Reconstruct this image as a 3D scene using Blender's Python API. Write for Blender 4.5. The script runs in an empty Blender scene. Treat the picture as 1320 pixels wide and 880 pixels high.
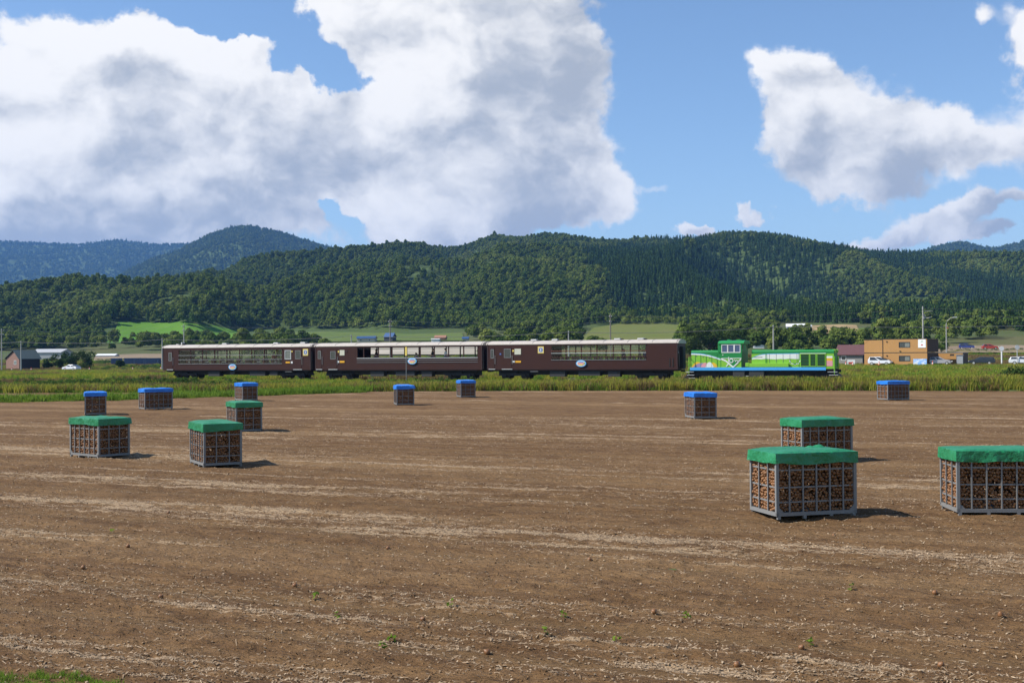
import bpy, bmesh, math, random
import numpy as np
from mathutils import Vector, Matrix
def want(k): return True
random.seed(7); RNG = np.random.default_rng(11)
scene = bpy.context.scene
COL = scene.collection
R_ = math.radians

# ------------------------------------------------------------------ camera
F = 1540.0; W0, H0 = 1320, 880; CAMZ = 3.2
PITCH = math.atan(16.5 / F); ROLL = math.atan(9 / 1320)
fw = np.array([0, math.cos(PITCH), math.sin(PITCH)])
_r0 = np.array([1.0, 0, 0]); _u0 = np.array([0, -math.sin(PITCH), math.cos(PITCH)])
rt = math.cos(ROLL) * _r0 - math.sin(ROLL) * _u0
up = math.sin(ROLL) * _r0 + math.cos(ROLL) * _u0
cam = bpy.data.cameras.new('camera'); camo = bpy.data.objects.new('camera', cam); COL.objects.link(camo)
cam.sensor_width = 36; cam.lens = 36 * F / W0; cam.clip_start = 0.1; cam.clip_end = 40000
camo.matrix_world = Matrix(((rt[0], up[0], -fw[0], 0), (rt[1], up[1], -fw[1], 0), (rt[2], up[2], -fw[2], CAMZ), (0, 0, 0, 1)))
scene.camera = camo
def ray(px, py): return fw + rt * (px - 660) / F + up * (440 - py) / F
def at(px, py, Y):                      # point on the pixel's ray at depth Y (world y)
    d = ray(px, py); d = d * (Y / d[1]); return Vector((d[0], d[1], d[2] + CAMZ))
def ground_at(px, py, z=0.0):
    d = ray(px, py); d = d * ((z - CAMZ) / d[2]); return Vector((d[0], d[1], z))
def hor(px): return 461 - 9 * px / 1320

# ------------------------------------------------------------------ sun, sky, exposure
SUN_EL = R_(46); SUN_AZ = R_(-94)       # azimuth from +Y towards +X
sund = Vector((math.sin(SUN_AZ) * math.cos(SUN_EL), math.cos(SUN_AZ) * math.cos(SUN_EL), math.sin(SUN_EL)))
sl = bpy.data.lights.new('sun', 'SUN'); sl.energy = 5.0; sl.angle = R_(0.53); sl.color = (1, 0.955, 0.88)
so = bpy.data.objects.new('sun', sl); COL.objects.link(so)
so.rotation_euler = sund.to_track_quat('Z', 'Y').to_euler(); so.location = (-60, 0, 90)
scene.view_settings.view_transform = 'Standard'; scene.view_settings.look = 'None'
scene.view_settings.exposure = 0.46; scene.view_settings.gamma = 1.0; scene.view_settings.use_curve_mapping = False
scene.cycles.use_denoising = True
scene.cycles.max_bounces = 8; scene.cycles.diffuse_bounces = 3; scene.cycles.glossy_bounces = 3
scene.cycles.transparent_max_bounces = 12; scene.cycles.volume_bounces = 0
scene.cycles.caustics_reflective = False; scene.cycles.caustics_refractive = False

world = bpy.data.worlds.new('World'); scene.world = world; world.use_nodes = True
WT = world.node_tree; WT.nodes.clear()

class NT:                               # small helper for writing node trees
    def __init__(s, tree): s.t = tree
    def n(s, typ, **kw):
        nd = s.t.nodes.new(typ)
        for k, v in kw.items(): setattr(nd, k, v)
        return nd
    def put(s, sock, v):
        if hasattr(v, 'is_output'): s.t.links.new(v, sock)
        elif v is not None: sock.default_value = v
    def math(s, op, a, b=None, c=None, clamp=False):
        nd = s.n('ShaderNodeMath', operation=op); nd.use_clamp = clamp
        for i, v in enumerate((a, b, c)):
            if v is not None: s.put(nd.inputs[i], v)
        return nd.outputs[0]
    def vec(s, op, a, b=None, c=None):
        nd = s.n('ShaderNodeVectorMath', operation=op)
        for i, v in enumerate((a, b, c)):
            if v is not None: s.put(nd.inputs[i], v)
        return nd.outputs['Value'] if op in ('DOT_PRODUCT', 'LENGTH', 'DISTANCE') else nd.outputs[0]
    def smooth(s, x, a, b):
        nd = s.n('ShaderNodeMapRange', interpolation_type='SMOOTHSTEP')
        s.put(nd.inputs[0], x); nd.inputs[1].default_value = a; nd.inputs[2].default_value = b
        return nd.outputs[0]
    def mix(s, f, a, b):
        nd = s.n('ShaderNodeMix', data_type='RGBA')
        s.put(nd.inputs[0], f)
        for i, v in ((6, a), (7, b)):
            s.put(nd.inputs[i], v if hasattr(v, 'is_output') else (*v[:3], 1))
        return nd.outputs[2]
    def noise(s, vec, scale, detail=4, rough=0.5, dist=0.0, out=0, dim='3D', lac=2.0):
        nd = s.n('ShaderNodeTexNoise', noise_dimensions=dim)
        if vec is not None: s.put(nd.inputs['Vector'], vec)
        nd.inputs['Scale'].default_value = scale; nd.inputs['Detail'].default_value = detail
        nd.inputs['Roughness'].default_value = rough; nd.inputs['Distortion'].default_value = dist
        nd.inputs['Lacunarity'].default_value = lac
        return nd.outputs[out]

# cumulus drawn into the sky dome: soft heaps at the directions where the photograph has them, plus broken cloud all round
HEAPS = [  # px, py, half width, half height, weight
    (40, 150, 110, 95, 1.0), (165, 130, 120, 90, 1.0), (300, 160, 90, 75, 1.0), (340, 130, 70, 50, .8), (120, 225, 170, 60, .9),
    (60, 290, 150, 55, .9), (240, 270, 160, 60, .9), (440, 190, 70, 70, .9), (520, 150, 90, 80, .95), (600, 40, 120, 110, 1.05),
    (690, 110, 85, 90, 1.05), (720, 30, 55, 70, .9), (600, 200, 130, 70, .95), (720, 200, 85, 60, 1.0), (770, 255, 60, 45, .9),
    (560, 275, 130, 45, .95), (690, 275, 110, 40, .95), (385, 275, 70, 45, .8), (330, 60, 70, 18, .45),
    (1052, 98, 50, 40, 1.1), (1035, 170, 55, 55, 1.05), (1125, 160, 70, 50, 1.1), (1205, 185, 75, 34, 1.0), (1265, 192, 40, 20, .6),
    (1095, 232, 75, 30, 1.0), (1345, 92, 42, 62, 1.15), (1272, 32, 34, 30, .7), (866, 232, 36, 18, .62), (973, 262, 24, 11, 1.0),
    (900, 298, 24, 11, 1.15), (1045, 303, 80, 13, 1.15), (1185, 290, 58, 19, 1.1), (1262, 306, 52, 15, 1.2), (1275, 268, 95, 13, .8),
    (120, 60, 60, 45, .8), (60, 40, 60, 40, .7),
    (-140, 180, 140, 120, 1.0), (-330, 250, 150, 90, .9), (500, -90, 160, 70, .9), (1500, 200, 120, 60, .9), (1680, 120, 120, 80, .9),
    (385, 78, 46, 26, -.8), (425, 106, 34, 24, -.75), (300, 42, 60, 14, -.3), (470, 45, 60, 50, 1.0), (425, 8, 45, 34, .9), (225, 75, 80, 45, .9), (305, 110, 80, 40, .9), (440, 292, 22, 16, -1.0), (280, 8, 110, 30, -.6), (905, 130, 70, 150, -.5)]
T = NT(WT)
tc = T.n('ShaderNodeTexCoord'); D0 = tc.outputs['Generated']
sep = T.n('ShaderNodeSeparateXYZ'); WT.links.new(D0, sep.inputs[0])
az = T.math('ARCTAN2', sep.outputs[0], sep.outputs[1]); el = T.math('ARCSINE', sep.outputs[2])
cb = T.n('ShaderNodeCombineXYZ'); WT.links.new(az, cb.inputs[0]); WT.links.new(el, cb.inputs[1])
nz = T.noise(D0, 11, 7, .58, out=1)
wv = T.vec('MULTIPLY_ADD', nz, (.13, .10, 0), (-.065, -.05, 0))
P = T.vec('ADD', cb.outputs[0], wv)
acc = 0.0; grd = 0.0; LX, LY = -.6, .8
for (px, py, hw, hh, wt) in HEAPS:
    d = ray(px, py); d = d / np.linalg.norm(d)
    a_, e_ = math.atan2(d[0], d[1]), math.asin(d[2])
    ix, iy = F / hw / 1.0, F / hh / 1.0
    q = T.vec('MULTIPLY_ADD', P, (ix, iy, 0), (-a_ * ix, -e_ * iy, 0))
    e2 = T.math('POWER', 0.30, T.vec('DOT_PRODUCT', q, q))
    acc = T.math('MULTIPLY_ADD', e2, wt, acc)
    if wt > 0: grd = T.math('MULTIPLY_ADD', e2, T.vec('DOT_PRODUCT', q, (LX * wt, LY * wt, 0)), grd)
heap = T.math('MINIMUM', acc, 1.15)
# broken cloud of the same kind outside the view of the photograph
outm = T.math('MAXIMUM', T.smooth(T.math('ABSOLUTE', az), .46, .62), T.smooth(el, .30, .42))
wide = T.math('MULTIPLY_ADD', T.noise(T.vec('MULTIPLY', D0, (1, 1, 1.5)), 2.6, 2, .5), 1.1, -.36)
base = T.math('ADD', T.math('MULTIPLY', heap, T.math('SUBTRACT', 1.0, outm)), T.math('MULTIPLY', wide, outm))
st = T.math('DIVIDE', 2.0, T.math('ADD', sep.outputs[1], 1.15))           # seamless flat map of the dome for the fine cloud detail
c2 = T.n('ShaderNodeCombineXYZ'); WT.links.new(T.math('MULTIPLY', sep.outputs[0], st), c2.inputs[0])
WT.links.new(T.math('MULTIPLY', T.math('MULTIPLY', sep.outputs[2], 1.3), st), c2.inputs[1])
Ds = T.vec('ADD', c2.outputs[0], T.vec('MULTIPLY', wv, (.45, .45, 0)))
def detail(vec, oct_):
    vor = T.n('ShaderNodeTexVoronoi', feature='F1', voronoi_dimensions='2D'); WT.links.new(vec, vor.inputs['Vector'])
    vor.inputs['Scale'].default_value = 26; vor.inputs['Detail'].default_value = 2.5; vor.inputs['Roughness'].default_value = .55
    vor.normalize = True
    fb = T.noise(vec, 7, oct_, .55, dim='2D')
    return T.math('ADD', T.math('MULTIPLY', T.math('SUBTRACT', .36, vor.outputs['Distance']), .30), T.math('MULTIPLY', T.math('SUBTRACT', fb, .5), 1.25))
det = detail(Ds, 8); det1 = detail(T.vec('ADD', Ds, (-.019, .025, 0)), 7)
d0 = T.math('ADD', base, det)
alpha = T.smooth(d0, .36, .70)
lit = T.math('ADD', T.math('MULTIPLY', T.math('SUBTRACT', det, det1), 1.45), T.math('MULTIPLY', grd, .40))
thick = T.math('MULTIPLY', T.smooth(d0, .7, 1.7), -.12)
lit = T.math('ADD', T.math('ADD', lit, thick), .72, clamp=True)
sky = T.n('ShaderNodeTexSky', sky_type='NISHITA'); sky.sun_disc = False
sky.sun_elevation = SUN_EL; sky.sun_rotation = SUN_AZ; sky.altitude = 200; sky.air_density = 1.0; sky.dust_density = 0.05; sky.ozone_density = 1.2
CL = 8.4
ccol = T.mix(T.smooth(lit, .25, .98), (.42 * CL, .45 * CL, .495 * CL), (1.0 * CL, .975 * CL, .93 * CL))
mixc = T.mix(T.math('MULTIPLY', alpha, .97), T.vec('MULTIPLY', sky.outputs[0], (.93, 1.02, 1.13)), ccol)
bg = T.n('ShaderNodeBackground'); WT.links.new(mixc, bg.inputs[0]); bg.inputs[1].default_value = 0.098
wo = T.n('ShaderNodeOutputWorld'); WT.links.new(bg.outputs[0], wo.inputs[0])
world.cycles.sampling_method = 'MANUAL'; world.cycles.sample_map_resolution = 512

# ------------------------------------------------------------------ helpers
def link(name, me, mat_=None, parent=None, smooth=False):
    o = bpy.data.objects.new(name, me); COL.objects.link(o)
    if mat_ is not None and not me.materials: me.materials.append(mat_)
    if parent is not None: o.parent = parent
    if smooth: me.polygons.foreach_set('use_smooth', [True] * len(me.polygons))
    return o
def tag(o, label=None, cat=None, group=None, kind=None):
    if label: o['label'] = label
    if cat: o['category'] = cat
    if group: o['group'] = group
    if kind: o['kind'] = kind
    return o
def empty(name, loc=(0, 0, 0), rz=0.0):
    o = bpy.data.objects.new(name, None); COL.objects.link(o); o.location = loc; o.rotation_euler = (0, 0, rz)
    o.empty_display_size = .3; return o
class MB:                                # collects simple solids into ONE mesh
    def __init__(s): s.v = []; s.f = []
    def add(s, vs, fs):
        b = len(s.v); s.v += [tuple(p) for p in vs]; s.f += [tuple(b + i for i in f) for f in fs]; return s
    def box(s, x0, x1, y0, y1, z0, z1):
        return s.add([(x0, y0, z0), (x1, y0, z0), (x1, y1, z0), (x0, y1, z0), (x0, y0, z1), (x1, y0, z1), (x1, y1, z1), (x0, y1, z1)],
                     [(0, 3, 2, 1), (4, 5, 6, 7), (0, 1, 5, 4), (1, 2, 6, 5), (2, 3, 7, 6), (3, 0, 4, 7)])
    def tube(s, pts, r, n=6, cap=True):
        pts = [Vector(p) for p in pts]; rs = r if isinstance(r, (list, tuple)) else [r] * len(pts)
        b = len(s.v)
        for i, p in enumerate(pts):
            d = (pts[min(i + 1, len(pts) - 1)] - pts[max(i - 1, 0)]).normalized()
            q = d.orthogonal().normalized() if abs(d.z) > .9 else d.cross(Vector((0, 0, 1))).normalized()
            w = d.cross(q)
            for k in range(n):
                a = 2 * math.pi * k / n; s.v.append(tuple(p + (q * math.cos(a) + w * math.sin(a)) * rs[i]))
        for i in range(len(pts) - 1):
            for k in range(n):
                s.f.append((b + i * n + k, b + i * n + (k + 1) % n, b + (i + 1) * n + (k + 1) % n, b + (i + 1) * n + k))
        if cap:
            s.f.append(tuple(b + k for k in range(n))[::-1]); s.f.append(tuple(b + (len(pts) - 1) * n + k for k in range(n)))
        return s
    def prism(s, poly, y0, y1):           # polygon in x,z pulled along y
        n = len(poly)
        return s.add([(x, y0, z) for x, z in poly] + [(x, y1, z) for x, z in poly],
                     [tuple(range(n)), tuple(range(2 * n - 1, n - 1, -1))] + [((i + 1) % n, i, n + i, n + (i + 1) % n) for i in range(n)])
    def disc(s, c, r, y0, y1, n=16, rz=None):  # disc with its axis along y
        rz = rz or r
        return s.prism([(c[0] + r * math.cos(2 * math.pi * k / n), c[1] + rz * math.sin(2 * math.pi * k / n)) for k in range(n)], y0, y1)
    def mesh(s, name): 
        me = bpy.data.meshes.new(name); me.from_pydata(s.v, [], s.f); me.update()
        bm = bmesh.new(); bm.from_mesh(me); bmesh.ops.recalc_face_normals(bm, faces=bm.faces); bm.to_mesh(me); bm.free(); return me
    def build(s, name, mat_, parent=None, bevel=0, smooth=False):
        me = s.mesh(name)
        if bevel:
            bm = bmesh.new(); bm.from_mesh(me)
            bmesh.ops.bevel(bm, geom=bm.edges[:], offset=bevel, segments=2, affect='EDGES', profile=.5); bm.to_mesh(me); bm.free()
        return link(name, me, mat_, parent, smooth)

def material(name, build):
    m = bpy.data.materials.new(name); m.use_nodes = True; t = m.node_tree; t.nodes.clear(); T = NT(t)
    out = T.n('ShaderNodeOutputMaterial'); sh = build(T); t.links.new(sh, out.inputs[0]); return m
def prin(T, col, rough=.6, metal=0.0, normal=None, spec=.4, **kw):
    p = T.n('ShaderNodeBsdfPrincipled')
    T.put(p.inputs['Base Color'], col if hasattr(col, 'is_output') else (*col, 1)); T.put(p.inputs['Roughness'], rough)
    p.inputs['Metallic'].default_value = metal; p.inputs['Specular IOR Level'].default_value = spec
    if normal is not None: T.t.links.new(normal, p.inputs['Normal'])
    for k, v in kw.items(): T.put(p.inputs[k.replace('_', ' ')], v)
    return p.outputs[0]
def bump(T, h, strength=.3, dist=.02):
    b = T.n('ShaderNodeBump'); b.inputs['Strength'].default_value = strength; b.inputs['Distance'].default_value = dist
    T.t.links.new(h, b.inputs['Height']); return b.outputs[0]
def paint(name, col, rough=.5, metal=0.0, var=.18, scale=3.0, dirt=.0, spec=.4):   # paint with mottled tone and a little dirt
    def f(T):
        o = T.n('ShaderNodeTexCoord').outputs['Object']
        n = T.noise(o, scale, 5, .6); n2 = T.noise(o, scale * 9, 3, .6)
        c = T.mix(n, [max(0, k * (1 - var)) for k in col], [min(1, k * (1 + var)) for k in col])
        if dirt: c = T.mix(T.math('MULTIPLY', T.smooth(n2, .45, .75), dirt), c, (.13, .10, .07))
        r = T.math('ADD', T.math('MULTIPLY', n2, .2), rough - .1)
        return prin(T, c, r, metal, spec=spec)
    return material(name, f)

# numpy value noise
def _hash(ix, iy, seed):
    h = (ix.astype(np.int64) * 374761393 + iy.astype(np.int64) * 668265263 + seed * 974634777) & 0xffffffff
    h = ((h ^ (h >> 13)) * 1274126177) & 0xffffffff
    return ((h ^ (h >> 16)) & 0xffff) / 65535.0
def vnoise(x, y, seed=0):
    ix, iy = np.floor(x), np.floor(y); fx, fy = x - ix, y - iy
    fx = fx * fx * fx * (fx * (fx * 6 - 15) + 10); fy = fy * fy * fy * (fy * (fy * 6 - 15) + 10)
    a = _hash(ix, iy, seed); b = _hash(ix + 1, iy, seed); c = _hash(ix, iy + 1, seed); d = _hash(ix + 1, iy + 1, seed)
    return (a + (b - a) * fx) * (1 - fy) + (c + (d - c) * fx) * fy
def fbm(x, y, seed=0, o=4, gain=.5):
    s, a, t = 0, 1.0, 0
    for k in range(o): s = s + a * vnoise(x * 2 ** k + 17.3 * k, y * 2 ** k + 9.1 * k, seed + k); t += a; a *= gain
    return s / t

# ------------------------------------------------------------------ lie of the land
TH = R_(22.9); UX = (math.cos(TH), -math.sin(TH)); VX = (math.sin(TH), math.cos(TH))   # u along track and furrows, v away from them
FA, FB, FC = 10.489672778, -450.067214656, -0.00288004697       # pixel along the train as a function of metres along it
TRZ0 = F * math.cos(math.atan(-FC * F / FA)) / FA; TRX0 = FB * TRZ0 / F
def S(px): x = px - 660; return (FB - x) / (FC * x - FA)         # metres along the train's near side from its tail
def uv(X, Y): return X * UX[0] + Y * UX[1], X * VX[0] + Y * VX[1]
def xy(U, V): return U * UX[0] + V * VX[0], U * UX[1] + V * VX[1]
TU0, TV0 = uv(TRX0, TRZ0); TRACK_V = TV0 + 1.45; RAILZ = 0.65; ROAD_V = 224.0
def edge_Y(X): return np.interp(X, [-90, -46, -21, 0, 24, 42, 90], [116, 110, 107.5, 106.5, 102, 96.5, 76])
MAIN = np.array([(-900, 392), (-400, 398), (0, 392), (200, 374), (290, 352), (330, 333), (370, 325), (450, 319), (520, 312), (580, 318), (605, 313), (640, 299), (670, 302), (715, 301),
                 (760, 307), (800, 307), (840, 303), (900, 304), (970, 298), (1020, 305), (1060, 314), (1120, 323), (1180, 326), (1250, 328), (1320, 326), (1500, 318), (1900, 330), (2400, 350)], float)
FOOT = np.array([(-900, 360), (-400, 372), (-150, 366), (0, 361), (60, 356), (120, 353), (180, 357), (245, 349), (285, 356), (330, 370), (430, 386), (480, 379), (560, 372), (640, 379), (720, 393),
                 (800, 406), (900, 414), (1320, 416), (1900, 405), (2400, 400)], float)
PEAK = np.array([(-900, 420), (60, 420), (120, 380), (170, 345), (200, 331), (230, 322), (270, 301), (300, 291), (325, 290), (360, 297), (400, 310), (440, 321), (520, 340), (700, 380), (2400, 420)], float)
FARL = np.array([(-900, 330), (-400, 300), (-150, 318), (0, 310), (30, 312), (100, 315), (150, 309), (200, 315), (240, 314), (285, 313), (330, 318), (500, 340), (700, 400), (2400, 420)], float)
FARR = np.array([(-900, 430), (1050, 430), (1120, 350), (1175, 326), (1210, 316), (1240, 310), (1270, 317), (1290, 318), (1320, 309), (1420, 300), (1600, 320), (2000, 330), (2400, 350)], float)
def layer_ratio(tab, t, tree, Yc):       # tangent of the crest's elevation with the trees taken off
    px = 660 + t * F
    r = (461 - 9 * px / 1320 - np.interp(px, tab[:, 0], tab[:, 1])) / F
    return r - tree / Yc
def rise(s, p): return np.clip(s, 0, 1) ** p
def hill(t, Y, tab, Y0, Yc, tree, p, back, amp, wl, seed):
    X = t * Y
    hc = np.maximum(layer_ratio(tab, t, tree, Yc) * Yc, 0)
    s = (Y - Y0) / (Yc - Y0)
    f = np.where(s <= 1, rise(s, p) * (1.0 + .0 * s), np.clip(1 - ((Y - Yc) / back) ** 2, 0, 1))
    sp = 1 - np.abs(2 * fbm(X / wl + .25 * np.sin(Y / wl), Y / (wl * 2.2), seed, 3) - 1) * 2
    f2 = np.clip(s, 0, 1); env = (f2 * (1 - f2) * 4)
    return hc * f + amp * (sp - .35) * env * (hc > 5)
def land(X, Y):
    X = np.asarray(X, float); Y = np.asarray(Y, float)
    Yp = np.maximum(Y, 1.0); t = X / np.maximum(Yp, 60)
    U, V = uv(X, Y)
    base = np.where(V > TRACK_V - 12, .42 * np.clip((V - TRACK_V + 12) / 8, 0, 1), 0.0)
    zr = np.clip(.55 + .0035 * (U + 23), -.25, 1.0)
    k = np.clip((V - TRACK_V - 3) / 60, 0, 1); base = base * (1 - k) + zr * k
    base = np.where(Y < edge_Y(X) + 1, np.where(V < TRACK_V - 6, -.06, base), base)
    # valley floor climbing gently to the foot of the hills
    k2 = np.clip((V - ROAD_V - 12) / 420, 0, 1); base = base + 21 * k2 ** 1.45 + np.where(V > ROAD_V + 20, 1.6 * (fbm(X / 70, Y / 70, 5, 3) - .5) * np.clip((V - ROAD_V - 20) / 100, 0, 1), 0)
    z = base
    tt = np.clip(t, -1.2, 1.2)
    for args in ((FOOT, 540., 900., 9., 1.15, 420., 14., 110., 21), (MAIN, 640., 1720., 9., 1.25, 900., 48., 240., 31)):
        tab, Y0, Yc, tree, p, back, amp, wl, sd = args
        px = 660 + tt * F
        Y0v = np.interp(px, [-300, 100, 330, 700, 1320, 2000], [600, 620, 640, 560, 520, 520]) if tab is FOOT else np.full_like(t, Y0)
        h = hill(tt, Yp, tab, Y0v, Yc, tree, p, back, amp, wl, sd)
        z = np.maximum(z, np.where(Yp > 480, h + CAMZ * np.clip((Yp - 480) / 300, 0, 1), -50))
    for args in ((PEAK, 2300., 4200., 7., 1.2, 1500., 90., 520., 41), (FARL, 4200., 6600., 7., 1.1, 1800., 110., 700., 51), (FARR, 2500., 4300., 7., 1.2, 1500., 60., 600., 61)):
        tab, Y0, Yc, tree, p, back, amp, wl, sd = args
        h = hill(tt, Yp, tab, np.full_like(t, Y0), Yc, tree, p, back, amp, wl, sd)
        z = np.maximum(z, np.where(Yp > Y0 - 200, h, -50))
    return z
def land1(X, Y): return float(land(np.array([X]), np.array([Y]))[0])

def grid_mesh(name, Xg, Yg, Zg, keep=None):
    nr, nc = Xg.shape
    v = np.stack([Xg, Yg, Zg], -1).reshape(-1, 3)
    i = np.arange((nr - 1) * nc).reshape(nr - 1, nc)[:, :-1]
    q = np.stack([i, i + 1, i + nc + 1, i + nc], -1).reshape(-1, 4)
    if keep is not None: q = q[keep.reshape(-1)]
    me = bpy.data.meshes.new(name)
    me.vertices.add(len(v)); me.vertices.foreach_set('co', v.ravel().astype(np.float32))
    me.loops.add(q.size); me.loops.foreach_set('vertex_index', q.ravel().astype(np.int32))
    me.polygons.add(len(q)); me.polygons.foreach_set('loop_start', np.arange(0, q.size, 4, dtype=np.int32))
    me.polygons.foreach_set('use_smooth', np.ones(len(q), bool)); me.update(calc_edges=True)
    return me
def soup(name, quads):                   # quads: (n,4,3) -> mesh of loose leaves
    n = len(quads); me = bpy.data.meshes.new(name)
    me.vertices.add(n * 4); me.vertices.foreach_set('co', np.asarray(quads, np.float32).ravel())
    me.loops.add(n * 4); me.loops.foreach_set('vertex_index', np.arange(n * 4, dtype=np.int32))
    me.polygons.add(n); me.polygons.foreach_set('loop_start', np.arange(0, n * 4, 4, dtype=np.int32)); me.update(calc_edges=True)
    return me
def leaf_quads(pos, nrm, size, rng, asp=.6, jit=.5):
    n = len(pos); nrm = nrm + rng.normal(0, jit, (n, 3)); nrm /= np.linalg.norm(nrm, axis=1, keepdims=True)
    a = rng.normal(0, 1, (n, 3)); a -= nrm * (a * nrm).sum(1, keepdims=True); a /= np.linalg.norm(a, axis=1, keepdims=True)
    b = np.cross(nrm, a); s = (np.asarray(size) * np.ones(n))[:, None] * .5
    return np.stack([pos - a * s, pos - b * s * asp, pos + a * s, pos + b * s * asp], 1)

def leafmat(name, c0, c1, c2, trans=.25, rnd=True):
    def f(T):
        o = T.n('ShaderNodeTexCoord').outputs['Object']; oi = T.n('ShaderNodeObjectInfo').outputs['Random']
        c = T.mix(oi, c0, c1) if rnd else T.mix(T.noise(o, .5, 3), c0, c1)
        c = T.mix(T.math('MULTIPLY', T.smooth(T.noise(o, 1.1, 4, .6), .35, .75), .75), c, c2)
        d = T.n('ShaderNodeBsdfDiffuse'); T.put(d.inputs[0], c)
        tr = T.n('ShaderNodeBsdfTranslucent'); T.put(tr.inputs[0], c)
        mx = T.n('ShaderNodeMixShader'); mx.inputs[0].default_value = trans
        T.t.links.new(d.outputs[0], mx.inputs[1]); T.t.links.new(tr.outputs[0], mx.inputs[2]); return mx.outputs[0]
    return material(name, f)
BARK = paint('bark', (.09, .07, .05), .9, scale=6)
HIDDEN = {}
def scatter(name, protos, pts, rot, scl, idx, label, cat=None, mat_=None):   # uncountable plants and crumbs: one object that repeats a few small shapes
    col = bpy.data.collections.new(name + '_shapes')
    for k, me in enumerate(protos):
        o = bpy.data.objects.new('%s_shape_%02d' % (name, k), me); col.objects.link(o)
    n = len(pts); me = bpy.data.meshes.new(name)
    me.vertices.add(n); me.vertices.foreach_set('co', np.asarray(pts, np.float32).ravel())
    scl = np.asarray(scl, np.float32)
    if scl.ndim == 1: scl = np.repeat(scl[:, None], 3, 1)
    rot = np.asarray(rot, np.float32)
    if rot.ndim == 1: rot = np.stack([rot * 0, rot * 0, rot], 1)
    me.attributes.new('srot', 'FLOAT_VECTOR', 'POINT').data.foreach_set('vector', rot.ravel())
    me.attributes.new('sscl', 'FLOAT_VECTOR', 'POINT').data.foreach_set('vector', scl.ravel())
    me.attributes.new('sidx', 'INT', 'POINT').data.foreach_set('value', np.asarray(idx, np.int32))
    o = bpy.data.objects.new(name, me); COL.objects.link(o)
    gt = bpy.data.node_groups.new(name + '_scatter', 'GeometryNodeTree')
    gt.interface.new_socket('Geometry', in_out='INPUT', socket_type='NodeSocketGeometry'); gt.interface.new_socket('Geometry', in_out='OUTPUT', socket_type='NodeSocketGeometry')
    N = gt.nodes; a = N.new('NodeGroupInput'); b = N.new('NodeGroupOutput'); ip = N.new('GeometryNodeInstanceOnPoints'); ci = N.new('GeometryNodeCollectionInfo')
    ci.inputs[0].default_value = col; ci.inputs['Separate Children'].default_value = True; ci.inputs['Reset Children'].default_value = True
    def na(nm, ty):
        x = N.new('GeometryNodeInputNamedAttribute'); x.data_type = ty; x.inputs[0].default_value = nm; return x.outputs[0]
    L = gt.links.new
    L(a.outputs[0], ip.inputs['Points']); L(ci.outputs[0], ip.inputs['Instance']); ip.inputs['Pick Instance'].default_value = True
    L(na('sidx', 'INT'), ip.inputs['Instance Index']); L(na('srot', 'FLOAT_VECTOR'), ip.inputs['Rotation']); L(na('sscl', 'FLOAT_VECTOR'), ip.inputs['Scale'])
    L(ip.outputs[0], b.inputs[0])
    md = o.modifiers.new('scatter', 'NODES'); md.node_group = gt
    tag(o, label, cat, kind='stuff'); return o

# ------------------------------------------------------------------ ground and hills: one sheet to the horizon
def ground_mat():
    def f(T):
        ge = T.n('ShaderNodeNewGeometry'); p = ge.outputs['Position']
        n1 = T.noise(p, .02, 5, .6); n2 = T.noise(p, .35, 5, .65); n3 = T.noise(p, 2.5, 3, .6)
        c = T.mix(T.smooth(n1, .38, .62), (.065, .095, .028), (.12, .115, .045))
        c = T.mix(T.math('MULTIPLY', T.smooth(n2, .45, .72), .6), c, (.15, .12, .07))
        c = T.mix(T.math('MULTIPLY', n3, .35), c, (.04, .055, .02))
        sp = T.n('ShaderNodeSeparateXYZ'); T.t.links.new(p, sp.inputs[0])
        c = T.mix(T.smooth(sp.outputs[1], 520, 700), c, T.mix(n1, (.045, .075, .022), (.075, .105, .03)))
        return prin(T, c, .95, spec=.1, normal=bump(T, n2, .5, .15))
    return material('valley_ground', f)
if want('land'):
    ts = np.unique(np.concatenate([np.linspace(-1.15, -.5, 70), np.linspace(-.5, .5, 560), np.linspace(.5, 1.15, 70)]))
    ys = np.concatenate([np.linspace(-25, 90, 24), np.linspace(92, 260, 110), np.geomspace(263, 9300, 330)])
    Tg, Yg = np.meshgrid(ts, ys); Xg = Tg * (Yg + 30)
    link('ground', grid_mesh('ground', Xg, Yg, land(Xg, Yg)), ground_mat())['kind'] = 'structure'

# ------------------------------------------------------------------ woods on the hills
def broad_proto(name, h, r, n, leaf, rng, mat_, lobes=9):
    cs = []
    for k in range(lobes):
        a = rng.uniform(0, 6.283); q = r * .62 * math.sqrt(rng.uniform(0, 1)); z = h * rng.uniform(.42, .82)
        q *= 1.0 - .5 * max(0, (z / h - .55) / .4)
        cs.append((q * math.cos(a), q * math.sin(a), z, r * rng.uniform(.36, .58)))
    cs.append((0, 0, h * .84, r * .42))
    pos, nr = [], []
    for (x, y, z, rr) in cs:
        m = n // len(cs); d = rng.normal(0, 1, (m, 3)); d /= np.linalg.norm(d, axis=1, keepdims=True); d[:, 2] = np.where(d[:, 2] < -.3, -d[:, 2], d[:, 2])
        k = rng.uniform(.72, 1.08, (m, 1)); pos.append(np.array([x, y, z]) + d * rr * k * np.array([1, 1, .85])); nr.append(d)
    me = soup(name, leaf_quads(np.concatenate(pos), np.concatenate(nr), rng.uniform(.7, 1.3, sum(map(len, pos))) * leaf, rng, .75, .45))
    me.materials.append(mat_); return me
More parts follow.
